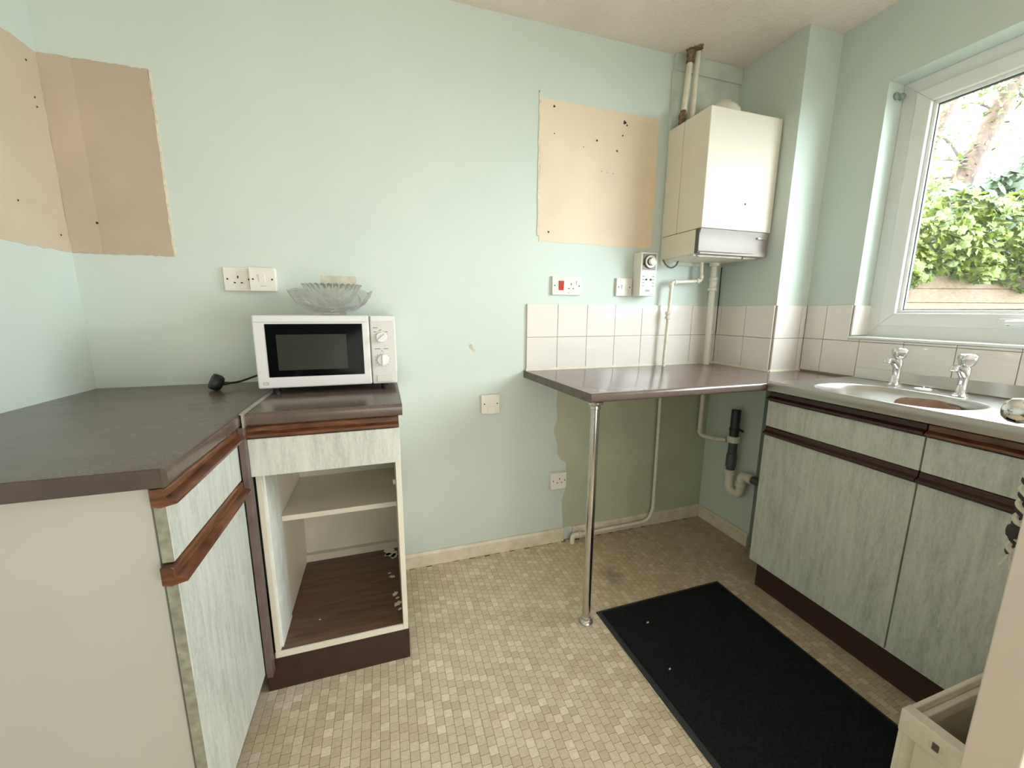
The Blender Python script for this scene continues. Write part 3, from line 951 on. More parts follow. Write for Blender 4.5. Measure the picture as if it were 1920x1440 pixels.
# brown scrap lying against the bowl's back slope
bc = MB()
edge_top = [(-.842, .872), (-.855, .882), (-.871, .887), (-.91, .890), (-.947, .893), (-.968, .892), (-.980, .886), (-1.004, .884), (-1.012, .872)]
cols_ = []
for k, (y, zt) in enumerate(edge_top):
    t = k / (len(edge_top) - 1)
    yb = -.850 - .15 * t
    col_ = []
    for i in range(6):
        f_ = i / 5
        xx = 2.575 + .085 * f_ ** 1.3 + .004 * math.sin(9 * t + 4 * f_)
        col_.append((xx, yb + (y - yb) * f_, .757 + (zt - .757) * f_))
    cols_.append(col_)
top = [p for c_ in cols_ for p in c_]
bot = [(p[0] + .0022, p[1], p[2] - .0008) for p in top]
nc_, nr_ = len(cols_), 6
ff = [(a * nr_ + b, (a + 1) * nr_ + b, (a + 1) * nr_ + b + 1, a * nr_ + b + 1) for a in range(nc_ - 1) for b in range(nr_ - 1)]
nt_ = nc_ * nr_
fb = [tuple(q_ + nt_ for q_ in reversed(f)) for f in ff]
loop = [a * nr_ for a in range(nc_)] + [(nc_ - 1) * nr_ + b for b in range(1, nr_)] + [a * nr_ + nr_ - 1 for a in range(nc_ - 2, -1, -1)] + [b for b in range(nr_ - 2, 0, -1)]
fe = [(loop[k], loop[k] + nt_, loop[(k + 1) % len(loop)] + nt_, loop[(k + 1) % len(loop)]) for k in range(len(loop))]
bc.add(top + bot, ff + fb + fe)
tag(bc.build('card_scrap', 'card', None, True), 'torn piece of reddish brown card lying in the sink bowl', 'card')

# ------------------------------------------------------------------ sink base units
XD = 2.4044
def sink_unit(y0, y1, label, first):
    u = thing('sink_cabinet', (2.62, (y0 + y1) / 2, 0), label, 'cabinet', 'streaked grey-green units below the sink')
    cm = MB().box(XD + .019, 2.84, y0, y0 - .016, .118, .8655)
    cm.build('side_panel', 'lam_edge', u, bevel=.001)
    box('side_panel', (XD + .019, 2.84, y1 + .016, y1, .118, .8655), 'cab_in', u)
    box('base_board', (XD + .02, 2.84, y0 - .016, y1 + .016, .118, .134), 'cab_in', u)
    box('back_panel', (2.828, 2.838, y0 - .016, y1 + .016, .134, .70), 'cab_in', u)
    box('front_rail', (XD + .02, XD + .036, y0 - .016, y1 + .016, .70, .73), 'plinth', u)
    g = .0022
    d_ = box('drawer', (XD, XD + .018, y0 - (0 if first else g), y1 + g, .724, .826), 'lam', u, .001)
    rail_y(XD + .018, XD - .014, y0 - .001, y1 + g, .827, .8665, 'handle_rail', 'wood_dk' if first else 'wood', d_)
    e_ = box('door', (XD, XD + .018, y0 - (0 if first else g), y1 + g, .131, .686), 'lam', u, .001)
    rail_y(XD + .018, XD - .014, y0 - .001, y1 + g, .687, .722, 'handle_rail', 'wood_dk', e_)
    return u
su = sink_unit(-.567, -1.060, 'sink base unit with streaked grey-green door beside the breakfast bar', True)
for zz, rr in ((.545, .010), (.50, .007)):
    MB().lathe([(rr, 0), (rr * 1.1, .006), (rr * .6, .012), (0, .013)], (2.47, -.567, zz), (0, 1, 0), 12).build('bolt_head', 'brass_old', su, True)
sink_unit(-1.060, -1.425, 'sink base unit nearest the cream door, below the drainer', False)
tag(box('plinth', (2.448, 2.464, -.572, -1.425, 0, .117), 'plinth', None, .001), 'dark brown plinth board below the two sink base units', 'plinth')

# ------------------------------------------------------------------ boiler
bo = thing('boiler', (2.465, -.14, 1.42), 'white wall-hung gas boiler with grey lower panel on the back wall', 'boiler')
BX0, BX1, BY = 2.270, 2.660, -.270
box('rear_casing', (BX0, BX1, -.113, -.013, 1.5285, 2.001), 'boiler', bo, .003)
box('front_casing', (BX0 - .0005, BX1, BY, -.1155, 1.5285, 2.0015), 'boiler', bo, .004, 3)
box('casing_core', (BX0 + .004, BX1 - .004, -.2, -.02, 1.50, 1.995), 'boiler_dkgrey', bo)
box('lower_casing', (BX0, BX1 - .004, -.240, -.013, 1.424, 1.5262), 'boiler', bo, .003)
# curved grey fascia
fz0, fz1 = 1.421, 1.5262
fp_ = []
for k in range(9):
    t = k / 8
    fp_.append((-.268 + .010 * math.sin(t * PI) * 1 - .0 + (.012 if k == 0 else 0), fz0 + (fz1 - fz0) * t))
fp_ = [(-.250, fz0)] + [(y, z) for y, z in fp_[1:]] + [(-.2405, fz1), (-.2405, fz0)]
MB().prism(fp_, 'x', BX0 + .002, BX1 - .006).build('control_fascia', 'boiler_grey', bo, True)
box('fascia_end', (BX0 - .0012, BX0 + .002, -.262, -.2405, fz0 + .004, fz1), 'boiler_dkgrey', bo)
box('maker_badge', (2.590, 2.640, -.2700, -.2600, 1.497, 1.506), 'chrome_dull', bo, .0008)
MB().prism([(2.275, 1.4225), (2.46, 1.4225), (2.652, 1.4225), (2.652, 1.439), (2.56, 1.431), (2.46, 1.4275), (2.275, 1.4275)], 'y', -.2668, -.2555).build('flap_lip', 'boiler_grey', bo)
MB().lathe([(.005, 0), (.004, .002), (0, .003)], (2.495, BY + .0005, 1.639), (0, -1, 0), 12).build('screw_cap', 'dark', bo, True)
for sx_ in (2.30, 2.56):
    MB().lathe([(.008, 0), (.008, .008), (.005, .010), (0, .010)], (sx_, -.225, 1.4245), (0, 0, -1), 12).build('casing_screw', 'chrome_dull', bo, True)
MB().box(BX0 + .01, BX1 - .02, -.225, -.02, 1.4165, 1.424).build('bottom_plate', 'boiler_dkgrey' if False else 'pipe_white', bo)
# flue elbow on top
fl = MB()
fl.lathe([(.075, 0), (.075, .018), (.066, .022), (.066, .03)], (2.462, -.150, 2.0012), (0, 0, 1), 32)
fo = fl.build('flue_collar', 'pipe_cream', bo, True)
fl = MB().tube([(2.462, -.150, 2.025), (2.462, -.149, 2.030), (2.462, -.130, 2.048), (2.462, -.08, 2.052), (2.462, -.014, 2.052)], [.058, .060, .060, .060, .060], 28)
fl.lathe([(.058, 0), (.054, .024), (.042, .044), (.024, .056), (0, .060)], (2.462, -.150, 2.026), (0, 0, 1), 28)
fl.build('flue_elbow', 'pipe_cream', fo, True, ang=60)
MB().lathe([(.026, 0), (.026, .024), (.018, .026), (0, .026)], (2.335, -.15, 2.0015), (0, 0, 1), 20).build('air_inlet_cap', 'boiler_dkgrey', bo, True)

# pipes from boiler to ceiling
def riser(xb, xt, y, label, fittings, ztop=ZC, mt='pipe_white'):
    t = thing('riser_pipe', (xb, y, 2.0), label, 'pipe', 'painted riser pipes above the boiler')
    MB().tube([(xb, y, 1.99), (xb + (xt - xb) * .3, y, 2.08), (xt, y, ztop)], .0125, 16).build('pipe_run', mt, t, True)
    for z0, z1, rr in fittings:
        xm = xb + (xt - xb) * ((z0 + z1) / 2 - 1.99) / (ztop - 1.99)
        h = z1 - z0
        MB().lathe([(.0128, 0), (rr, .004), (rr, h * .35), (rr * .85, h * .4), (rr * 1.08, h * .5), (rr * 1.08, h * .8), (rr * .9, h * .85), (.0128, h)], (xm, y, z0), (0, 0, 1), 10).build('compression_fitting', 'brass_old', t, True)
    return t
riser(2.298, 2.322, -.062, 'painted riser pipe with rusty brass fittings, left of the two above the boiler', [(2.003, 2.070, .0175), (2.262, 2.322, .0175)])
riser(2.352, 2.360, -.058, 'plain painted riser pipe, right of the two above the boiler', [(2.004, 2.024, .018)])
MB().lathe([(.034, 0), (.032, -.004), (.02, -.007), (0, -.008)], (2.345, -.06, ZC), (0, 0, 1), 18, mod=lambda j, r, h, a: (r * (1 + .25 * math.sin(3 * a) + .15 * math.sin(7 * a)), h)).build('broken_plaster', 'brass_old', ceiling)

# thin gas pipe: boiler -> left -> down through the worktop -> along the skirting
gp = thing('gas_pipe', (2.31, -.045, 0), 'thin white painted copper pipe running from boiler down the tiles to the floor', 'pipe')
YG = -.048
path = fillet([(2.490, YG, 1.424), (2.496, YG, 1.326), (2.320, YG, 1.316), (2.306, YG, .90), (2.318, -.034, .10), (2.316, -.034, .040), (1.83, -.036, .036)], .030, 8)
path1 = fillet([(2.490, YG, 1.424), (2.496, YG, 1.326), (2.320, YG, 1.316), (2.306, YG, .90)], .014, 6)
path2 = fillet([(2.306, YG, .90), (2.310, -.036, .84), (2.316, -.034, .50), (2.318, -.034, .10), (2.285, -.034, .040), (1.835, -.034, .034)], .055, 8)
MB().tube(path1, .0085, 14).build('upper_run', 'pipe_white', gp, True)
MB().tube(path2[0:], .0085, 14).build('lower_run', 'pipe_white', gp, True)
def collar(p, ax, r, h, par, mt, name='collar'):
    return MB().lathe([(r * .8, 0), (r, h * .1), (r, h * .9), (r * .8, h)], p, ax, 16).build(name, mt, par, True)
for p, ax in [((2.496, YG, 1.338), (0, 0, 1)), ((2.484, YG, 1.3255), (-1, 0, 0)), ((2.332, YG, 1.3165), (1, 0, 0)), ((2.319, YG, 1.305), (0, 0, -1))]:
    collar(p, ax, .0125, .018, gp, 'pipe_white', 'elbow_collar')
MB().lathe([(.009, 0), (.015, .003), (.015, .012), (.011, .015), (.011, .024), (.015, .027), (.015, .037), (.009, .040)], (2.3115, YG, 1.135), (0, 0, 1), 8).build('isolating_valve', 'pipe_white', gp, True)
MB().tube(fillet([(1.865, -.034, .0345), (1.835, -.034, .034), (1.825, -.046, .012), (1.825, -.046, .001)], .012, 5), .0125, 14).build('floor_elbow', 'pipe_white', gp, True)
collar((1.868, -.034, .0346), (1, 0, 0), .0145, .012, gp, 'pipe_white', 'elbow_collar')
for z_ in (.55,):
    pass

# condensate pipe
cp = thing('condensate_pipe', (2.572, -.06, 0), 'thicker cream plastic pipe from boiler through worktop to the grey waste pipe', 'pipe')
YP = -.058
MB().tube([(2.562, YP, 1.416), (2.566, YP, .901)], .0145, 18).build('upper_run', 'pipe_cream', cp, True)
MB().tube(fillet([(2.566, YP, .8675), (2.566, YP, .515), (2.598, -.115, .510), (2.617, -.19, .522)], .028, 7), .0108, 16).build('lower_run', 'pipe_cream', cp, True)
for z0, h, r in ((1.398, .020, .025), (1.328, .018, .0205), (1.300, .028, .0175), (1.278, .016, .0225)):
    collar((2.564, YP, z0), (0, 0, 1), r, h, cp, 'pipe_cream', 'coupling')
collar((2.566, YP, .545), (0, 0, -1), .0135, .016, cp, 'pipe_cream', 'coupling')
collar((2.600, -.125, .5105), (.25, -.97, .08), .0135, .016, cp, 'pipe_cream', 'coupling')

# boiler cable loop
cb = MB().tube(fillet([(2.262, -.045, 1.42), (2.272, -.050, 1.398), (2.300, -.055, 1.380), (2.335, -.050, 1.392), (2.352, -.045, 1.423)], .02, 5), .0035, 8)
tag(cb.build('boiler_cable', 'boiler_dkgrey', None, True), 'dark grey cable looping below the boiler casing', 'cable')
c2 = MB().tube(fillet([(2.256, -.035, 1.42), (2.262, -.038, 1.392), (2.285, -.040, 1.380), (2.318, -.038, 1.395), (2.330, -.035, 1.423)], .02, 5), .0026, 8)
tag(c2.build('boiler_cable', 'pipe_white', None, True), 'pale thin cable looping behind the dark cable under the boiler', 'cable')
tag(MB().tube([(XR - .010, -.010, 1.424), (XR - .008, -.011, 1.06)], .0024, 8).build('earth_wire', 'dark', None, True), 'thin dark wire running down the corner behind the cream pipe', 'wire')

# waste pipe and trap
wp = thing('waste_trap', (2.618, -.24, .27), 'grey waste standpipe with white bottle-bend trap on the right wall under the worktop', 'waste pipe')
xw_ = 2.620
MB().tube([(xw_, -.229, .69), (xw_, -.229, .555)], [.0215, .0215], 20, caps=False).build('standpipe', 'pipe_dk', wp, True)
MB().lathe([(.0215, 0), (.0195, 0), (.0195, -.08)], (xw_, -.229, .69), (0, 0, 1), 20).build('pipe_mouth', 'dark', wp, True)
MB().lathe([(.024, 0), (.024, .012), (.022, .014)], (xw_, -.229, .585), (0, 0, 1), 20).build('pipe_clip', 'pipe_dk', wp, True)
MB().tube([(xw_, -.245, .592), (xw_ + .008, -.275, .590)], .005, 8).build('clip_screw', 'dark', wp, True)
def nut(z0, h, r, y=-.229):
    return MB().lathe([(r * .86, 0), (r, .003), (r, h - .003), (r * .86, h)], (xw_, y, z0), (0, 0, 1), 14).build('union_nut', 'pipe_cream', wp, False)
nut(.522, .034, .029)
MB().tube([(xw_, -.229, .53), (xw_, -.229, .372)], [.0205, .0205], 20).build('grey_pipe', 'pipe_grey', wp, True)
MB().lathe([(.0205, 0), (.0245, .002), (.0245, .062), (.0225, .065), (.0225, .072), (.0205, .074)], (xw_, -.229, .392), (0, 0, 1), 20).build('grey_socket', 'pipe_grey', wp, True)
nut(.352, .026, .027)
ub = fillet([(xw_, -.229, .36), (xw_, -.229, .268), (xw_, -.300, .268), (xw_, -.300, .322)], .034, 10)
MB().tube(ub, .0205, 20).build('u_bend', 'pipe_cream', wp, True)
nut(.312, .026, .026, -.300)
MB().tube(fillet([(xw_, -.300, .33), (xw_, -.300, .372), (xw_, -.345, .374)], .028, 8), .0205, 20).build('outlet_elbow', 'pipe_cream', wp, True)
MB().lathe([(.0195, 0), (.0245, .003), (.0245, .024), (.020, .027)], (xw_, -.336, .374), (0, -1, 0), 20).build('elbow_collar', 'pipe_cream', wp, True)
MB().tube([(xw_, -.355, .374), (xw_, -.5665, .374)], .0195, 20).build('outlet_pipe', 'pipe_grey', wp, True)
MB().box(2.612, XR, -.238, -.220, .578, .584).build('wall_bracket', 'pipe_dk', wp)

# ------------------------------------------------------------------ electrical plates on the back wall
def plate(name, x0, x1, z0, z1, depth, label, cat):
    t = thing(name, ((x0 + x1) / 2, 0, z0), label, cat)
    if depth > .012:
        box('back_box', (x0 + .0015, x1 - .0015, -depth + .009, -.0005, z0 + .0015, z1 - .0015), 'white_plastic', t, .001)
    box('face_plate', (x0, x1, -depth, -depth + .009 if depth > .012 else -.0005, z0, z1), 'white_plastic', t, .0022, 3)
    return t, -depth
def screws(t, y, xs_, z):
    for x in xs_:
        MB().lathe([(.0032, 0), (.0028, .0012), (0, .0012)], (x, y + .0002, z), (0, -1, 0), 12).build('screw_head', 'dark', t, True)
def slots(t, y, cx, cz, s=1.0):
    box('pin_slot', (cx - .0022 * s, cx + .0022 * s, y - .0006, y + .001, cz + .004, cz + .0125), 'dark', t)
    for dx in (-.011, .011):
        box('pin_slot', (cx + dx - .0035, cx + dx + .0035, y - .0006, y + .001, cz - .0135, cz - .0095), 'dark', t)
def rocker(t, y, cx, cz, w=.010, h=.018, mt='white_plastic', name='rocker'):
    MB().prism([(y + .001, cz - h / 2), (y - .0015, cz - h / 2), (y - .0055, cz + h / 2), (y + .001, cz + h / 2)], 'x', cx - w / 2, cx + w / 2).build(name, mt, t, bevel=.0006)

t, y = plate('socket_outlet', .418, .5035, 1.238, 1.321, .0105, 'single white socket plate left of the switch above the worktop', 'socket')
slots(t, y, .463, 1.279); screws(t, y, (.430, .497), 1.280)
t, y = plate('light_switch', .5045, .589, 1.238, 1.321, .034, 'deep white switch box mounted beside the single socket on the left', 'switch')
rocker(t, y, .545, 1.284, .018, .026); screws(t, y, (.516, .577), 1.280)
box('moulded_line', (.538, .556, y - .0006, y + .0005, 1.2555, 1.2568), 'print', t)
t, y = plate('fused_spur', 1.3605, 1.4455, .712, .798, .022, 'square white outlet plate alone low on the middle of the back wall', 'outlet plate')
MB().prism([(y + .001, .7125), (y - .006, .7125), (y - .005, .744), (y + .001, .746)], 'x', 1.388, 1.424).build('flex_cover', 'white_plastic', t, bevel=.0008)
screws(t, y, (1.374, 1.434), .757)
t, y = plate('socket_outlet', 1.708, 1.790, .300, .384, .030, 'single white socket low on the back wall left of the chrome leg', 'socket')
slots(t, y, 1.752, .345); screws(t, y, (1.719, 1.781), .344)
t, y = plate('cooker_switch', 1.698, 1.843, 1.246, 1.330, .012, 'wide white cooker switch plate with red rocker and socket above the tiles', 'cooker switch')
rocker(t, y, 1.742, 1.288, .024, .042, 'red'); slots(t, y, 1.792, 1.287); rocker(t, y, 1.824, 1.300, .012, .020)
screws(t, y, (1.710, 1.833), 1.288)
box('neon_dot', (1.780, 1.784, y - .0006, y, 1.2535, 1.2575), 'red', t)
t, y = plate('fused_spur', 2.032, 2.118, 1.246, 1.330, .012, 'square white fused switch plate touching the boiler timer', 'switch plate')
screws(t, y, (2.044, 2.106), 1.288)
box('fuse_carrier', (2.082, 2.098, y - .002, y + .001, 1.276, 1.301), 'white_plastic', t, .0008)
rocker(t, y, 2.064, 1.289, .008, .018)

# boiler programmer
pr = thing('boiler_timer', (2.17, 0, 1.245), 'white boiler programmer box with round dial clock beside the boiler', 'timer')
px0, px1, py_, pz0, pz1 = 2.124, 2.213, -.066, 1.246, 1.447
box('timer_case', (px0, px1, py_, -.0005, pz0, pz1), 'white_plastic', pr, .003, 3)
box('dial_plate', (px0 + .008, px1 - .007, py_ - .0015, py_ + .001, 1.366, 1.440), 'boiler_grey', pr)
dcx, dcz = (px0 + px1) / 2 + .0005, 1.404
MB().lathe([(.031, 0), (.031, .006), (.029, .008), (0, .008)], (dcx, py_ - .0015, dcz), (0, -1, 0), 32).build('dial_ring', 'boiler_dkgrey', pr, True)
MB().lathe([(.0285, 0), (.0285, .003), (0, .003)], (dcx, py_ - .0095, dcz), (0, -1, 0), 32).build('dial_face', 'white_plastic', pr, True)
MB().lathe([(.0185, 0), (.0185, .0015), (0, .0015)], (dcx - .001, py_ - .0125, dcz), (0, -1, 0), 32).build('dial_recess', 'dark', pr, True)
MB().lathe([(.016, 0), (.0165, .010), (.0145, .014), (0, .0145)], (dcx + .001, py_ - .014, dcz), (0, -1, 0), 28).build('dial_knob', 'white_plastic', pr, True)
for s_ in (-1, 1):
    MB().box(dcx + s_ * .0315 - .0015, dcx + s_ * .0315 + .0015, py_ - .006, py_, dcz + s_ * .012 - .003, dcz + s_ * .012 + .003).build('tappet', 'dark', pr)
for sx_ in (dcx - .012, dcx + .013):
    MB().lathe([(.0048, 0), (.0044, .004), (0, .004)], (sx_, py_ + .0005, 1.3225), (0, -1, 0), 16).build('slider_button', 'dark', pr, True)
for zz in (1.337, 1.3225, 1.308, 1.293):
    for xx, w in ((px0 + .011, .014), (px1 - .024, .014)):
        box('printed_legend', (xx, xx + w, py_ - .0004, py_ + .0004, zz - .0018, zz + .0018), 'print', pr)
box('printed_legend', (dcx - .014, dcx + .013, py_ - .0006, py_ + .0004, 1.266, 1.276), 'boiler_grey', pr)

# ------------------------------------------------------------------ microwave
mw = thing('microwave', (.78, -.16, .9), 'white microwave oven with black glass door on the short worktop', 'microwave')
mx0, mx1, my0, my1, mz0, mz1 = .5665, .9925, -.300, -.022, .9225, 1.1545
box('cabinet_shell', (mx0 + .002, mx1 - .001, my0 + .022, my1, mz0 + .001, mz1 - .001), 'mw_white', mw, .004, 3)
box('side_bulge', (mx1 - .002, mx1 + .003, -.24, -.05, .955, 1.135), 'mw_white', mw, .002)
for fx in (.61, .95):
    for fy in (-.265, -.06):
        MB().lathe([(.012, 0), (.012, .018), (.014, .0235)], (fx, fy, .9003), (0, 0, 1), 14).build('foot', 'black_rubber', mw, True)
XS = .9105
md = box('door', (mx0, XS - .0012, my0, my0 + .021, mz0, mz1), 'mw_white', mw, .005, 3)
box('upper_moulding', (mx0 + .004, XS - .004, my0 - .003, my0 + .004, 1.133, mz1 - .002), 'mw_white', md, .002)
box('black_window', (.601, .887, my0 - .0012, my0 + .004, .9585, 1.1275), 'mw_glass', md)
box('mesh_screen', (.630, .836, my0 - .0018, my0 - .0008, .980, 1.094), 'mw_mesh', md)
box('badge', (.582, .597, my0 - .0008, my0 + .001, .9355, .9430), 'print', md)
box('badge_inner', (.5830, .596, my0 - .0012, my0 + .001, .9364, .9421), 'mw_panel', md)
mp_ = box('control_panel', (XS + .0012, mx1, my0, my0 + .021, mz0, mz1), 'mw_panel', mw, .004, 3)
box('panel_moulding', (XS + .004, mx1 - .006, my0 - .0018, my0 + .004, 1.134, mz1 - .002), 'mw_white', mp_, .0015)
def knob(cx, cz, r, ang):
    kb = MB().lathe([(r * 1.05, 0), (r, .004), (r * .96, .010), (r * .9, .012), (0, .012)], (cx, my0, cz), (0, -1, 0), 32).build('dial_knob', 'mw_white', mp_, True)
    g_ = MB()
    c, s_ = math.cos(ang), math.sin(ang)
    w = .0038
    L = r * .93
    pts = [(cx + c * L - s_ * w * .5, cz + s_ * L + c * w * .5), (cx + c * L + s_ * w * .5, cz + s_ * L - c * w * .5), (cx - c * L + s_ * w, cz - s_ * L - c * w), (cx - c * L - s_ * w, cz - s_ * L + c * w)]
    g_.prism(pts, 'y', my0 - .020, my0 - .0115)
    g_.build('grip_bar', 'mw_white', mp_, bevel=.001)
knob(.9465, 1.0815, .0175, math.radians(45))
knob(.9480, 1.0055, .0190, math.radians(92))
for cx, cz, r, a0, a1, n_t in ((.9465, 1.0815, .022, -10, 190, 5), (.9480, 1.0055, .0238, 30, 390, 14)):
    for i in range(n_t):
        a = math.radians(a0 + (a1 - a0) * i / n_t)
        x, z = cx + r * math.cos(a), cz + r * math.sin(a)
        MB().box(x - .0011, x + .0011, my0 - .0005, my0 + .0005, z - .0011, z + .0011).build('scale_mark', 'print', mp_)
for x0, x1, z in ((.9205, .936, 1.1135), (.922, .932, 1.100), (.940, .948, 1.106), (.958, .968, 1.100), (.923, .942, 1.0425), (.952, .968, 1.0425), (.945, .949, 1.0355)):
    box('printed_legend', (x0, x1, my0 - .0005, my0 + .0005, z - .0012, z + .0012), 'print', mp_)
box('door_button', (.926, .980, my0 - .0035, my0 + .002, .9290, .9520), 'mw_panel', mp_, .0015)
cable = fillet([(.600, -.030, .95), (.545, -.035, .947), (.49, -.065, .928), (.455, -.105, .918), (.433, -.138, .921)], .04, 6)
MB().tube(cable, .0036, 10).build('mains_cable', 'black_rubber', mw, True)

pl = thing('mains_plug', (.402, -.150, .9), 'black moulded three-pin plug lying on the left worktop', 'plug')
pb = MB()
ring_ = [(-.023, -.026), (-.008, -.031), (.010, -.030), (.024, -.022), (.026, -.006), (.023, .014), (.010, .025), (-.010, .026), (-.022, .016), (-.027, -.004)]
def plug_ring(s, d):
    ax = Vector((-.80, -.42, .43)).normalized()
    u_ = Vector((.3, -.9, 0)).normalized(); u_ = (u_ - u_.dot(ax) * ax).normalized()
    w_ = ax.cross(u_)
    c_ = Vector((.405, -.150, .9275)) + ax * d
    return [c_ + u_ * (a * s) + w_ * (b * s) for a, b in ring_]
lay = [(.30, -.020), (.72, -.017), (.92, -.008), (.95, .006), (.88, .015), (.6, .017)]
vv = []
for s_, d in lay:
    vv += plug_ring(s_, d)
n_ = len(ring_)
ff = [(j * n_ + k, j * n_ + (k + 1) % n_, (j + 1) * n_ + (k + 1) % n_, (j + 1) * n_ + k) for j in range(len(lay) - 1) for k in range(n_)]
ff += [tuple(reversed(range(n_))), tuple((len(lay) - 1) * n_ + k for k in range(n_))]
pb.add(vv, ff)
zmin = min(p[2] for p in pb.v)
pb.v = [(p[0], p[1], p[2] - zmin + .9003) for p in pb.v]
pb.build('plug_body', 'black_rubber', pl, True, ang=50)
MB().tube([(.415, -.146, .921), (.425, -.142, .921), (.437, -.136, .921)], [.0075, .0065, .005], 12).build('cable_grip', 'black_rubber', pl, True)

# cut glass bowls
BX, BYc, BZ = .785, -.160, 1.1547
gb = MB()
prof_o = [(.030, 0), (.047, 0), (.049, .006), (.052, .009), (.084, .020), (.112, .039), (.127, .058), (.135, .074)]
prof_i = [(.131, .075), (.122, .060), (.106, .043), (.078, .026), (.040, .018), (.0, .017)]
def petal(j, r, h, a):
    p = abs(math.cos(4 * a))
    if 3 < j < 9:
        k = (j - 3) / 5 if j <= 8 else 1
        return r * (1 + .045 * p * k), h + .0150 * (p ** .6) * (1 if j in (7, 8) else .5 if j in (6, 9) else 0) - (.004 if j in (7, 8) else 0)
    return r, h
gb.lathe([(0, .003), (.030, .003)] + prof_o[1:] + prof_i, (BX, BYc, BZ + .0003), (0, 0, 1), 128, mod=lambda j, r, h, a: petal(j - 1, r, h, a))
bw = thing('glass_bowl', (BX, BYc, BZ), 'large clear pressed-glass bowl with petal rim on the microwave', 'bowl')
gb.build('bowl_body', 'crystal', bw, True, ang=60)
for k in range(8):
    a = 2 * PI * (k + .5) / 8 + PI / 8
    pts = []
    for i in range(7):
        t = i / 6
        r_, h_ = .066 + .066 * t, .0125 + .056 * t ** 1.35
        da = .30 * math.sin(PI * t)
        pts.append((BX + r_ * math.cos(a + da), BYc + r_ * math.sin(a + da), BZ + h_ - .0015))
    MB().tube(pts, [.0012, .0028, .0040, .0044, .0040, .0028, .0012], 6).build('moulded_swirl', 'crystal', bw, True)
sb = thing('glass_bowl', (BX + .005, BYc, BZ + .022), 'smaller ribbed clear glass bowl nested inside the petal-rimmed bowl', 'bowl')
s2 = MB()
po_ = [(0, .0), (.040, .0), (.055, .012), (.068, .032), (.080, .055), (.096, .080)]
pi_ = [(.0925, .081), (.076, .057), (.064, .035), (.050, .016), (.036, .006), (0, .006)]
s2.lathe(po_ + pi_, (BX + .005, BYc, BZ + .0225), (0, 0, 1), 168, mod=lambda j, r, h, a: (r * (1 + (.035 * math.cos(28 * a) if 2 <= j <= 5 else 0)), h + (.0025 * math.cos(28 * a) if j in (5, 6) else 0)))
s2.build('bowl_body', 'crystal', sb, True, ang=70)

# ------------------------------------------------------------------ floor mat
mt_ = thing('door_mat', (2.0, -.95, 0), 'charcoal rectangular floor mat in front of the sink units', 'mat')
mp2 = [(1.699, -.513), (2.304, -.509), (2.309, -1.282), (1.720, -1.282)]
ctr = (2.01, -1.0)
inn = [(x + (.020 if x < 2 else -.012), y + (-.012 if y > -1 else .012)) for x, y in mp2]
MB().prism(mp2, 'z', .0003, .0040).build('rubber_backing', 'mat_edge', mt_, bevel=.0012)
MB().prism(inn, 'z', .0040, .0085).build('pile', 'mat', mt_, bevel=.002)
for (x, y, r_) in ((1.856, -.627, .0045), (1.800, -.82, .0035)):
    tag(MB().add([(x - r_, y - .002, .0086), (x + r_, y - .001, .0086), (x + r_, y + .003, .0086), (x - r_ * .8, y + .002, .0086), (x - r_, y - .002, .0106), (x + r_, y - .001, .0112), (x + r_, y + .003, .0110), (x - r_ * .8, y + .002, .0104)],
                 [(3, 2, 1, 0), (4, 5, 6, 7), (0, 1, 5, 4), (1, 2, 6, 5), (2, 3, 7, 6), (3, 0, 4, 7)]).build('paper_scrap', 'crumb'),
        'tiny white paper scrap on the mat near the chrome leg' if y > -.7 else 'tiny pale speck near the left edge of the mat', 'scrap')

# ------------------------------------------------------------------ foreground: casing, door, knob, cord
ca = thing('metal_casing', (2.2, -1.345, 0), 'narrow cream open-topped metal casing with a small square hole beside the door', 'casing')
cx0, cx1, cy0, cy1, ch = 2.018, 2.370, -1.290, -1.428, .300
q = MB()
th = .010
# walls
MB().box(cx0, cx1, cy0 - th, cy0, .0, ch).build('rear_wall', 'casing', ca, bevel=.003)
MB().box(cx0 + th, cx1, cy0 - th - .012, cy0 - th, ch - .05, ch - .018).build('inner_flange', 'casing', ca, bevel=.003)
lw = MB().prism([(cy0 + .0012, ch + .0008), (cy0 + .0012, .245), (cy1 - .0008, .245), (cy1 - .0008, ch + .0008)], 'x', cx0 - .0012, cx0 + .030).build('top_shoulder', 'casing', ca, bevel=.003)
MB().box(cx0 + .012, cx0 + .024, cy0 - .02, cy1 + .004, .02, .247).build('left_panel', 'casing', ca, bevel=.002)
MB().tube([(cx0 + .014, cy0 - .014, .0), (cx0 + .014, cy0 - .014, .247)], .013, 18).build('corner_tube', 'casing', ca, True)
MB().box(cx0, cx1, cy1, cy1 + .046, .0, ch - .004).build('front_wall', 'casing', ca, bevel=.003)
MB().box(cx1 - .012, cx1, cy0, cy1, .0, ch - .004).build('right_wall', 'casing', ca, bevel=.002)
MB().box(cx0 + .024, cx1 - .012, cy0 - .010, cy1 + .01, .09, .10).build('inner_floor', 'plinth', ca)
MB().box(cx0 - .0022, cx0 + .004, -1.347, -1.358, .262, .279).build('square_hole', 'post', ca)
MB().lathe([(.013, 0), (.0125, .0012), (.0105, .0012), (.0100, 0)], (cx0 - .0012, -1.352, .2705), (-1, 0, 0), 24, closed=True).build('hole_rim', 'casing', ca, True)

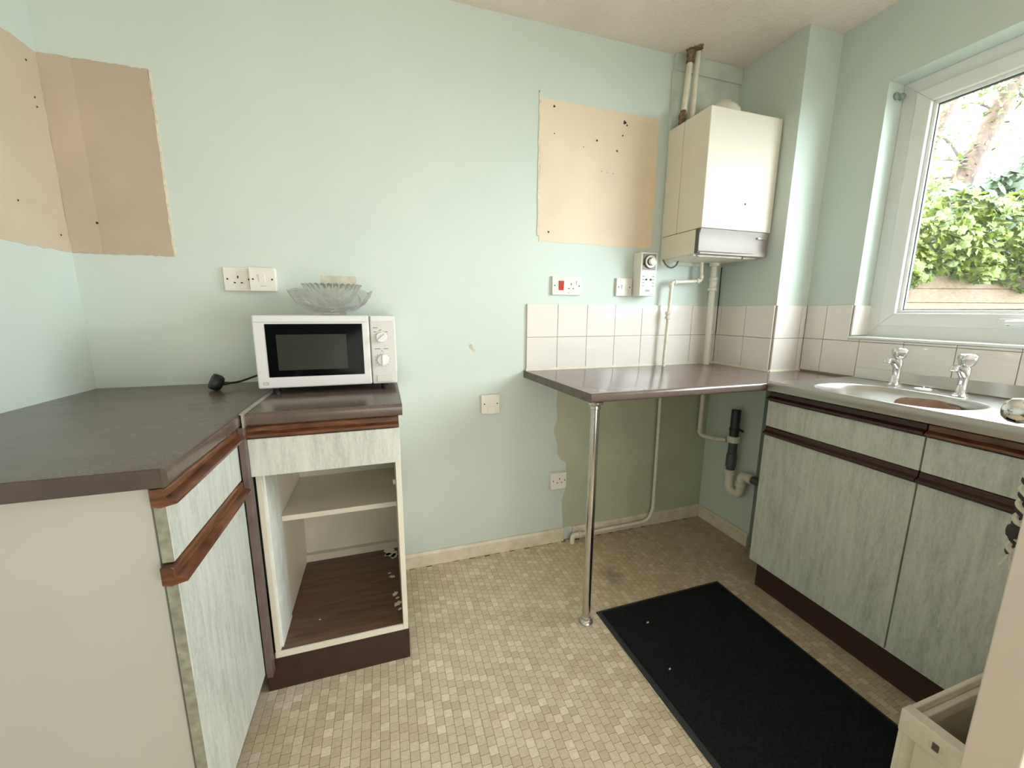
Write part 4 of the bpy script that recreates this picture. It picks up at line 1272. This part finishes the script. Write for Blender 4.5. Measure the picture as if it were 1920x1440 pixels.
dx, dy = 1.870, -1.437
dor = structure(thing('door_1', (2.2, dy, 0), 'cream painted door edge standing open at the right foreground', 'door'), None, None)
box('door_leaf', (dx, 2.62, dy - .060, dy, .008, 1.99), 'door', dor, .002)
kn = MB().lathe([(.017, 0), (.017, .003), (.008, .006), (.007, .016), (.010, .019), (.0175, .026), (.0205, .036), (.0195, .046), (.014, .053), (.006, .056), (0, .0565)], (1.899, dy + .0002, 1.021), (0, 1, 0), 28)
kn.build('door_knob', 'chrome', dor, True, ang=60)
# twisted cord hanging from the knob stem
co = thing('twisted_cord', (1.897, -1.425, .77), 'grey and white twisted cord hanging from the door knob', 'cord')
def strand(ph, r, z0, z1, off, n=90):
    pts = []
    for i in range(n):
        t = i / (n - 1)
        z = z0 + (z1 - z0) * t
        a = ph + t * 2 * PI * 9
        x = 1.8945 + .003 * t
        pts.append((x + off * math.cos(a), -1.4245 + off * math.sin(a), z))
    return MB().tube(pts, r, 7)
strand(0, .0038, 1.008, .785, .0030).build('pale_strand', 'cord', co, True)
strand(PI, .0026, 1.008, .790, .0036).build('dark_strand', 'cord_dk', co, True)
MB().lathe([(.003, 0), (.0085, .006), (.0095, .014), (.0085, .022), (.003, .028)], (1.8965, -1.4245, .815), (0, 0, 1), 14).build('knot', 'cord_dk', co, True)
for k in range(5):
    a = k * 1.3
    MB().tube([(1.8975, -1.4245, .790), (1.8970 + .006 * math.cos(a), -1.4245 + .006 * math.sin(a), .775), (1.896 + .010 * math.cos(a), -1.4245 + .010 * math.sin(a), .768)], .0010, 5).build('frayed_end', 'cord', co, True)

# ------------------------------------------------------------------ garden
ho = MB().box(2.86, 3.02, -7, -3.3, -.28, 5.4).box(2.86, 3.02, .12, 2.5, -.28, 5.4).box(2.86, 3.02, -3.3, .12, 2.44, 5.4)  # unseen upper wall added to keep sky light off the fence and garden
tag(ho.build('wall_garden_shade', 'brickwork'), 'brown brick house wall added out of view to shade the garden', 'wall', kind='structure')
tag(box('garden_ground', (3.2, 16, -8, 9, -.30, -.25), 'grass'), 'green lawn outside the window', 'lawn', kind='structure')
FO = CAM + 3.7 * (fwd + (1690 - 960) / F_PX * r2)
FO = Vector((FO.x, FO.y, 0))
FD = Vector((r2.x, r2.y, 0)).normalized()
FN = Vector((FD.y, -FD.x, 0))                        # towards the house
if FN.dot(CAM - FO) < 0: FN = -FN
fen = thing('garden_fence', (FO.x, FO.y, -.25), 'pale horizontal board fence below the ivy outside', 'fence')
def fpt(s, n, z):
    return FO + FD * s + FN * n + Vector((0, 0, z))
bh = .1215
ztop = 1.385 + bh
pm = None
for i in range(13):
    z1 = ztop - i * bh
    z0 = z1 - bh + .004
    tl = .002 * (i % 3)
    v = [fpt(s, n, z) for z in (z0, z1) for n in (tl, tl + .02) for s in (-1.6, 3.6)]
    MB().add(v, [(0, 2, 3, 1), (4, 5, 7, 6), (0, 1, 5, 4), (1, 3, 7, 5), (3, 2, 6, 7), (2, 0, 4, 6)]).build('plank', 'fence', fen, bevel=.003)
bk = [fpt(s, n, z) for z in (-.2, ztop - .004) for n in (-.006, -.001) for s in (-1.6, 3.6)]  # dark sheet added to stop bright sky showing between planks
MB().add(bk, [(0, 2, 3, 1), (4, 5, 7, 6), (0, 1, 5, 4), (1, 3, 7, 5), (3, 2, 6, 7), (2, 0, 4, 6)]).build('gap_blocker', 'gasket', fen)
for s in (-1.4, .9, 3.2):
    v = [fpt(s + ds, n, z) for z in (-.25, ztop - .02) for n in (-.09, -.002) for ds in (0, .09)]
    MB().add(v, [(0, 2, 3, 1), (4, 5, 7, 6), (0, 1, 5, 4), (1, 3, 7, 5), (3, 2, 6, 7), (2, 0, 4, 6)]).build('post', 'fence', fen)

LEAF_IVY = [(0, -.5), (.22, -.42), (.5, -.30), (.36, -.05), (.45, .22), (.18, .22), (0, .55), (-.18, .22), (-.45, .22), (-.36, -.05), (-.5, -.30), (-.22, -.42)]
LEAF_OVAL = [(0, -.5), (.16, -.25), (.2, 0), (.14, .25), (0, .5), (-.14, .25), (-.2, 0), (-.16, -.25)]
def leaf_geo(shape, cup=.18):
    v = [(0, 0, 0)] + [(x, y, -cup * (x * x * 2.2 + max(0, y) * .4)) for x, y in shape]
    n = len(shape)
    f = [(0, 1 + k, 1 + (k + 1) % n) for k in range(n)]
    return v, f
IV, IF = leaf_geo(LEAF_IVY)
OV, OF = leaf_geo(LEAF_OVAL)
def orient(nrm, spin):
    q = Vector(nrm).to_track_quat('Z', 'Y').to_matrix().to_4x4()
    return q @ Matrix.Rotation(spin, 4, 'Z')
def scatter(name, items, geo, mt, parent, n_single=0, single_name='leaf'):
    v, f = geo
    q = MB()
    me1 = None
    for i, (p, nr, sp, sc) in enumerate(items):
        mw_ = Matrix.Translation(p) @ orient(nr, sp) @ Matrix.Scale(sc, 4)
        if i < n_single:
            if me1 is None:
                me1 = bpy.data.meshes.new(single_name)
                me1.from_pydata(v, [], f)
                me1.materials.append(M[mt])
            o = bpy.data.objects.new(single_name, me1)
            COL.objects.link(o)
            o.parent = parent
            base = parent.location
            o.matrix_local = Matrix.Translation(-base) @ mw_
        else:
            q.add([mw_ @ Vector(a) for a in v], f)
    base = parent.location
    me2 = bpy.data.meshes.new(name)
    me2.from_pydata([sub(a, base) for a in q.v], [], q.f)
    me2.materials.append(M[mt])
    o = bpy.data.objects.new(name, me2)
    COL.objects.link(o)
    o.parent = parent
    o['kind'] = 'stuff'
    return o
R = random.Random(11)
def rnd_n(base, spread):
    return (Vector(base) + Vector((R.uniform(-1, 1), R.uniform(-1, 1), R.uniform(-1, 1))) * spread).normalized()
ivy = thing('ivy_hedge', (FO.x + FD.x * .8, FO.y + FD.y * .8, 1.3), 'bright green ivy tumbling over the top of the fence', 'ivy')
items = []
for i in range(5200):
    s = R.uniform(-1.2, 3.0)
    topz = 2.02 + .14 * math.sin(s * 3.1) + .10 * math.sin(s * 7.3 + 1) + .10 * s
    lowz = ztop - .07 + .05 * math.sin(s * 5 + .5) + .04 * math.sin(s * 13)
    z = R.uniform(lowz, topz)
    bulge = .16 * math.sin(PI * min(1, max(0, (z - lowz) / (topz - lowz + 1e-6))) ** .6)
    n = R.uniform(-.06, .07) + bulge + .03 + .05 * math.sin(s * 9 + z * 8)
    p = fpt(s, n, z)
    items.append((p, rnd_n(FN * .8 + Vector((0, 0, .55)), .75), R.uniform(0, 6.28), R.uniform(.045, .085)))
for i in range(2600):
    s = R.uniform(-1.2, 3.0)
    items.append((fpt(s, R.uniform(-.16, -.03), ztop - .03 + .40 * R.random() ** 1.6), rnd_n(FN * .9 + Vector((0, 0, .3)), .6), R.uniform(0, 6.28), R.uniform(.07, .10)))
vis = []
rest = []
for it in items:
    u, v, z = project(it[0])
    (vis if (1690 < u < 1920 and 330 < v < 560) else rest).append((-(FN.dot(it[0])), it))
vis.sort(key=lambda a: a[0])
items = [a[1] for a in vis] + [a[1] for a in rest]
scatter('ivy_foliage', items, (IV, IF), 'ivy', ivy, 280)
stems = MB()
for i in range(16):
    s = -1.1 + i * .26
    stems.tube([fpt(s, .03, 1.50), fpt(s + .05 * math.sin(i * 2), .04, 1.55), fpt(s + .1, .02, 1.6), fpt(s + .05, .0, 1.9)], [.008, .007, .006, .004], 6)
stems.build('ivy_stems', 'twig', ivy)

def tree_at(pts_px, depth, radii, name, label, group='garden trees behind the fence'):
    pts = []
    for (a, b) in pts_px:
        p = CAM + depth * (fwd + (a - 960) / F_PX * r2 - (b - 720) / F_PX * u2)
        pts.append(p)
    base = Vector((pts[0].x - .15, pts[0].y, -.25))
    t = thing(name, base, label, 'tree', group)
    full = [base] + pts
    # smooth by subdividing
    path_ = fillet(full, .5, 5)
    rr = [radii[0] + (radii[1] - radii[0]) * i / (len(path_) - 1) for i in range(len(path_))]
    MB().tube(path_, rr, 14).build('trunk', 'bark', t, True)
    return t, pts
DT = 4.9
tr1, tp = tree_at([(1722, 560), (1768, 430), (1805, 330), (1850, 245), (1905, 150), (1960, 40)], DT, (.13, .085), 'garden_tree', 'tree with thick pale leaning trunk seen in the middle of the window')
tr2, tp2 = tree_at([(1690, 470), (1722, 330), (1752, 250), (1790, 175), (1840, 70)], DT + .9, (.105, .075), 'garden_tree', 'slimmer leaning tree at the left side of the window view')
def px3(a, b, d):
    return CAM + d * (fwd + (a - 960) / F_PX * r2 - (b - 720) / F_PX * u2)
brs = []
for seq, r0 in ([[(1812, 318), (1780, 262), (1745, 250), (1722, 262)], .022], [[(1822, 300), (1790, 300), (1755, 300), (1715, 318)], .016], [[(1808, 340), (1760, 330), (1700, 355)], .03], [[(1830, 290), (1880, 268), (1930, 240)], .02],
                [[(1850, 245), (1872, 215), (1925, 150)], .02], [[(1782, 390), (1850, 372), (1925, 330)], .018], [[(1770, 440), (1830, 400), (1925, 360)], .02], [[(1870, 210), (1830, 190), (1790, 200)], .014], [[(1900, 160), (1925, 190), (1950, 200)], .018]):
    pts = [px3(a, b, DT + R.uniform(-.08, .05)) for a, b in seq]
    MB().tube(fillet(pts, .15, 4), [r0 * (1 - .7 * i / (len(fillet(pts, .15, 4)) - 1)) for i in range(len(fillet(pts, .15, 4)))], 8).build('branch', 'twig', tr1, True)
    brs.append(pts)
items = []
for pts in brs:
    for a, b in zip(pts, pts[1:]):
        for k in range(26):
            p = a.lerp(b, R.random()) + Vector((R.uniform(-.16, .16), R.uniform(-.16, .16), R.uniform(-.14, .16)))
            items.append((p, rnd_n((-.4, -.3, .6), .9), R.uniform(0, 6.28), R.uniform(.05, .09)))
for k in range(260):
    p = px3(R.gauss(1880, 26), R.gauss(172, 22), DT + R.uniform(-.3, .2))
    items.append((p, rnd_n((-.4, -.3, .6), .9), R.uniform(0, 6.28), R.uniform(.05, .09)))
for k in range(900):
    p = px3(R.uniform(1690, 1990), R.uniform(-60, 130), DT + R.uniform(-.5, .5))
    items.append((p, rnd_n((-.4, -.3, .6), .9), R.uniform(0, 6.28), R.uniform(.05, .1)))
scatter('foliage', items, (OV, OF), 'treeleaf', tr1)
items = []
for k in range(900):
    p = px3(R.gauss(1745, 26), R.gauss(395, 55), DT - .35 + R.uniform(-.2, .2))
    items.append((p, rnd_n((-.4, -.4, .6), .8), R.uniform(0, 6.28), R.uniform(.05, .085)))
for k in range(160):
    p = px3(R.gauss(1750, 16), R.gauss(225, 32), DT + .75 + R.uniform(-.2, .2))
    items.append((p, rnd_n((-.4, -.4, .6), .8), R.uniform(0, 6.28), R.uniform(.05, .08)))
scatter('foliage', items, (OV, OF), 'ivy', tr2)
sh = thing('laurel_shrub', px3(1880, 560, DT - .5) * 1.0, 'dark large-leaved shrub rising behind the ivy on the right', 'shrub')
sh.location.z = -.25
items = []
for k in range(1500):
    u = R.uniform(1775, 2010)
    topv = 300 + (1925 - u) * .45 + 14 * math.sin(u * .09)
    p = px3(u, R.uniform(max(290, topv), 480), DT - .55 + R.uniform(-.22, .25))
    items.append((p, rnd_n((-.5, -.3, .7), .55), R.uniform(0, 6.28), R.uniform(.12, .20)))
scatter('foliage', items, (OV, OF), 'shrubleaf', sh)
st = MB()
for k in range(7):
    b0 = sh.location
    e0 = px3(1800 + k * 28, 350, DT - .5)
    st.tube([b0, b0.lerp(e0, .5) + Vector((.05 * math.sin(k), 0, .1)), e0], [.02, .014, .006], 7)
st.build('stems', 'twig', sh)
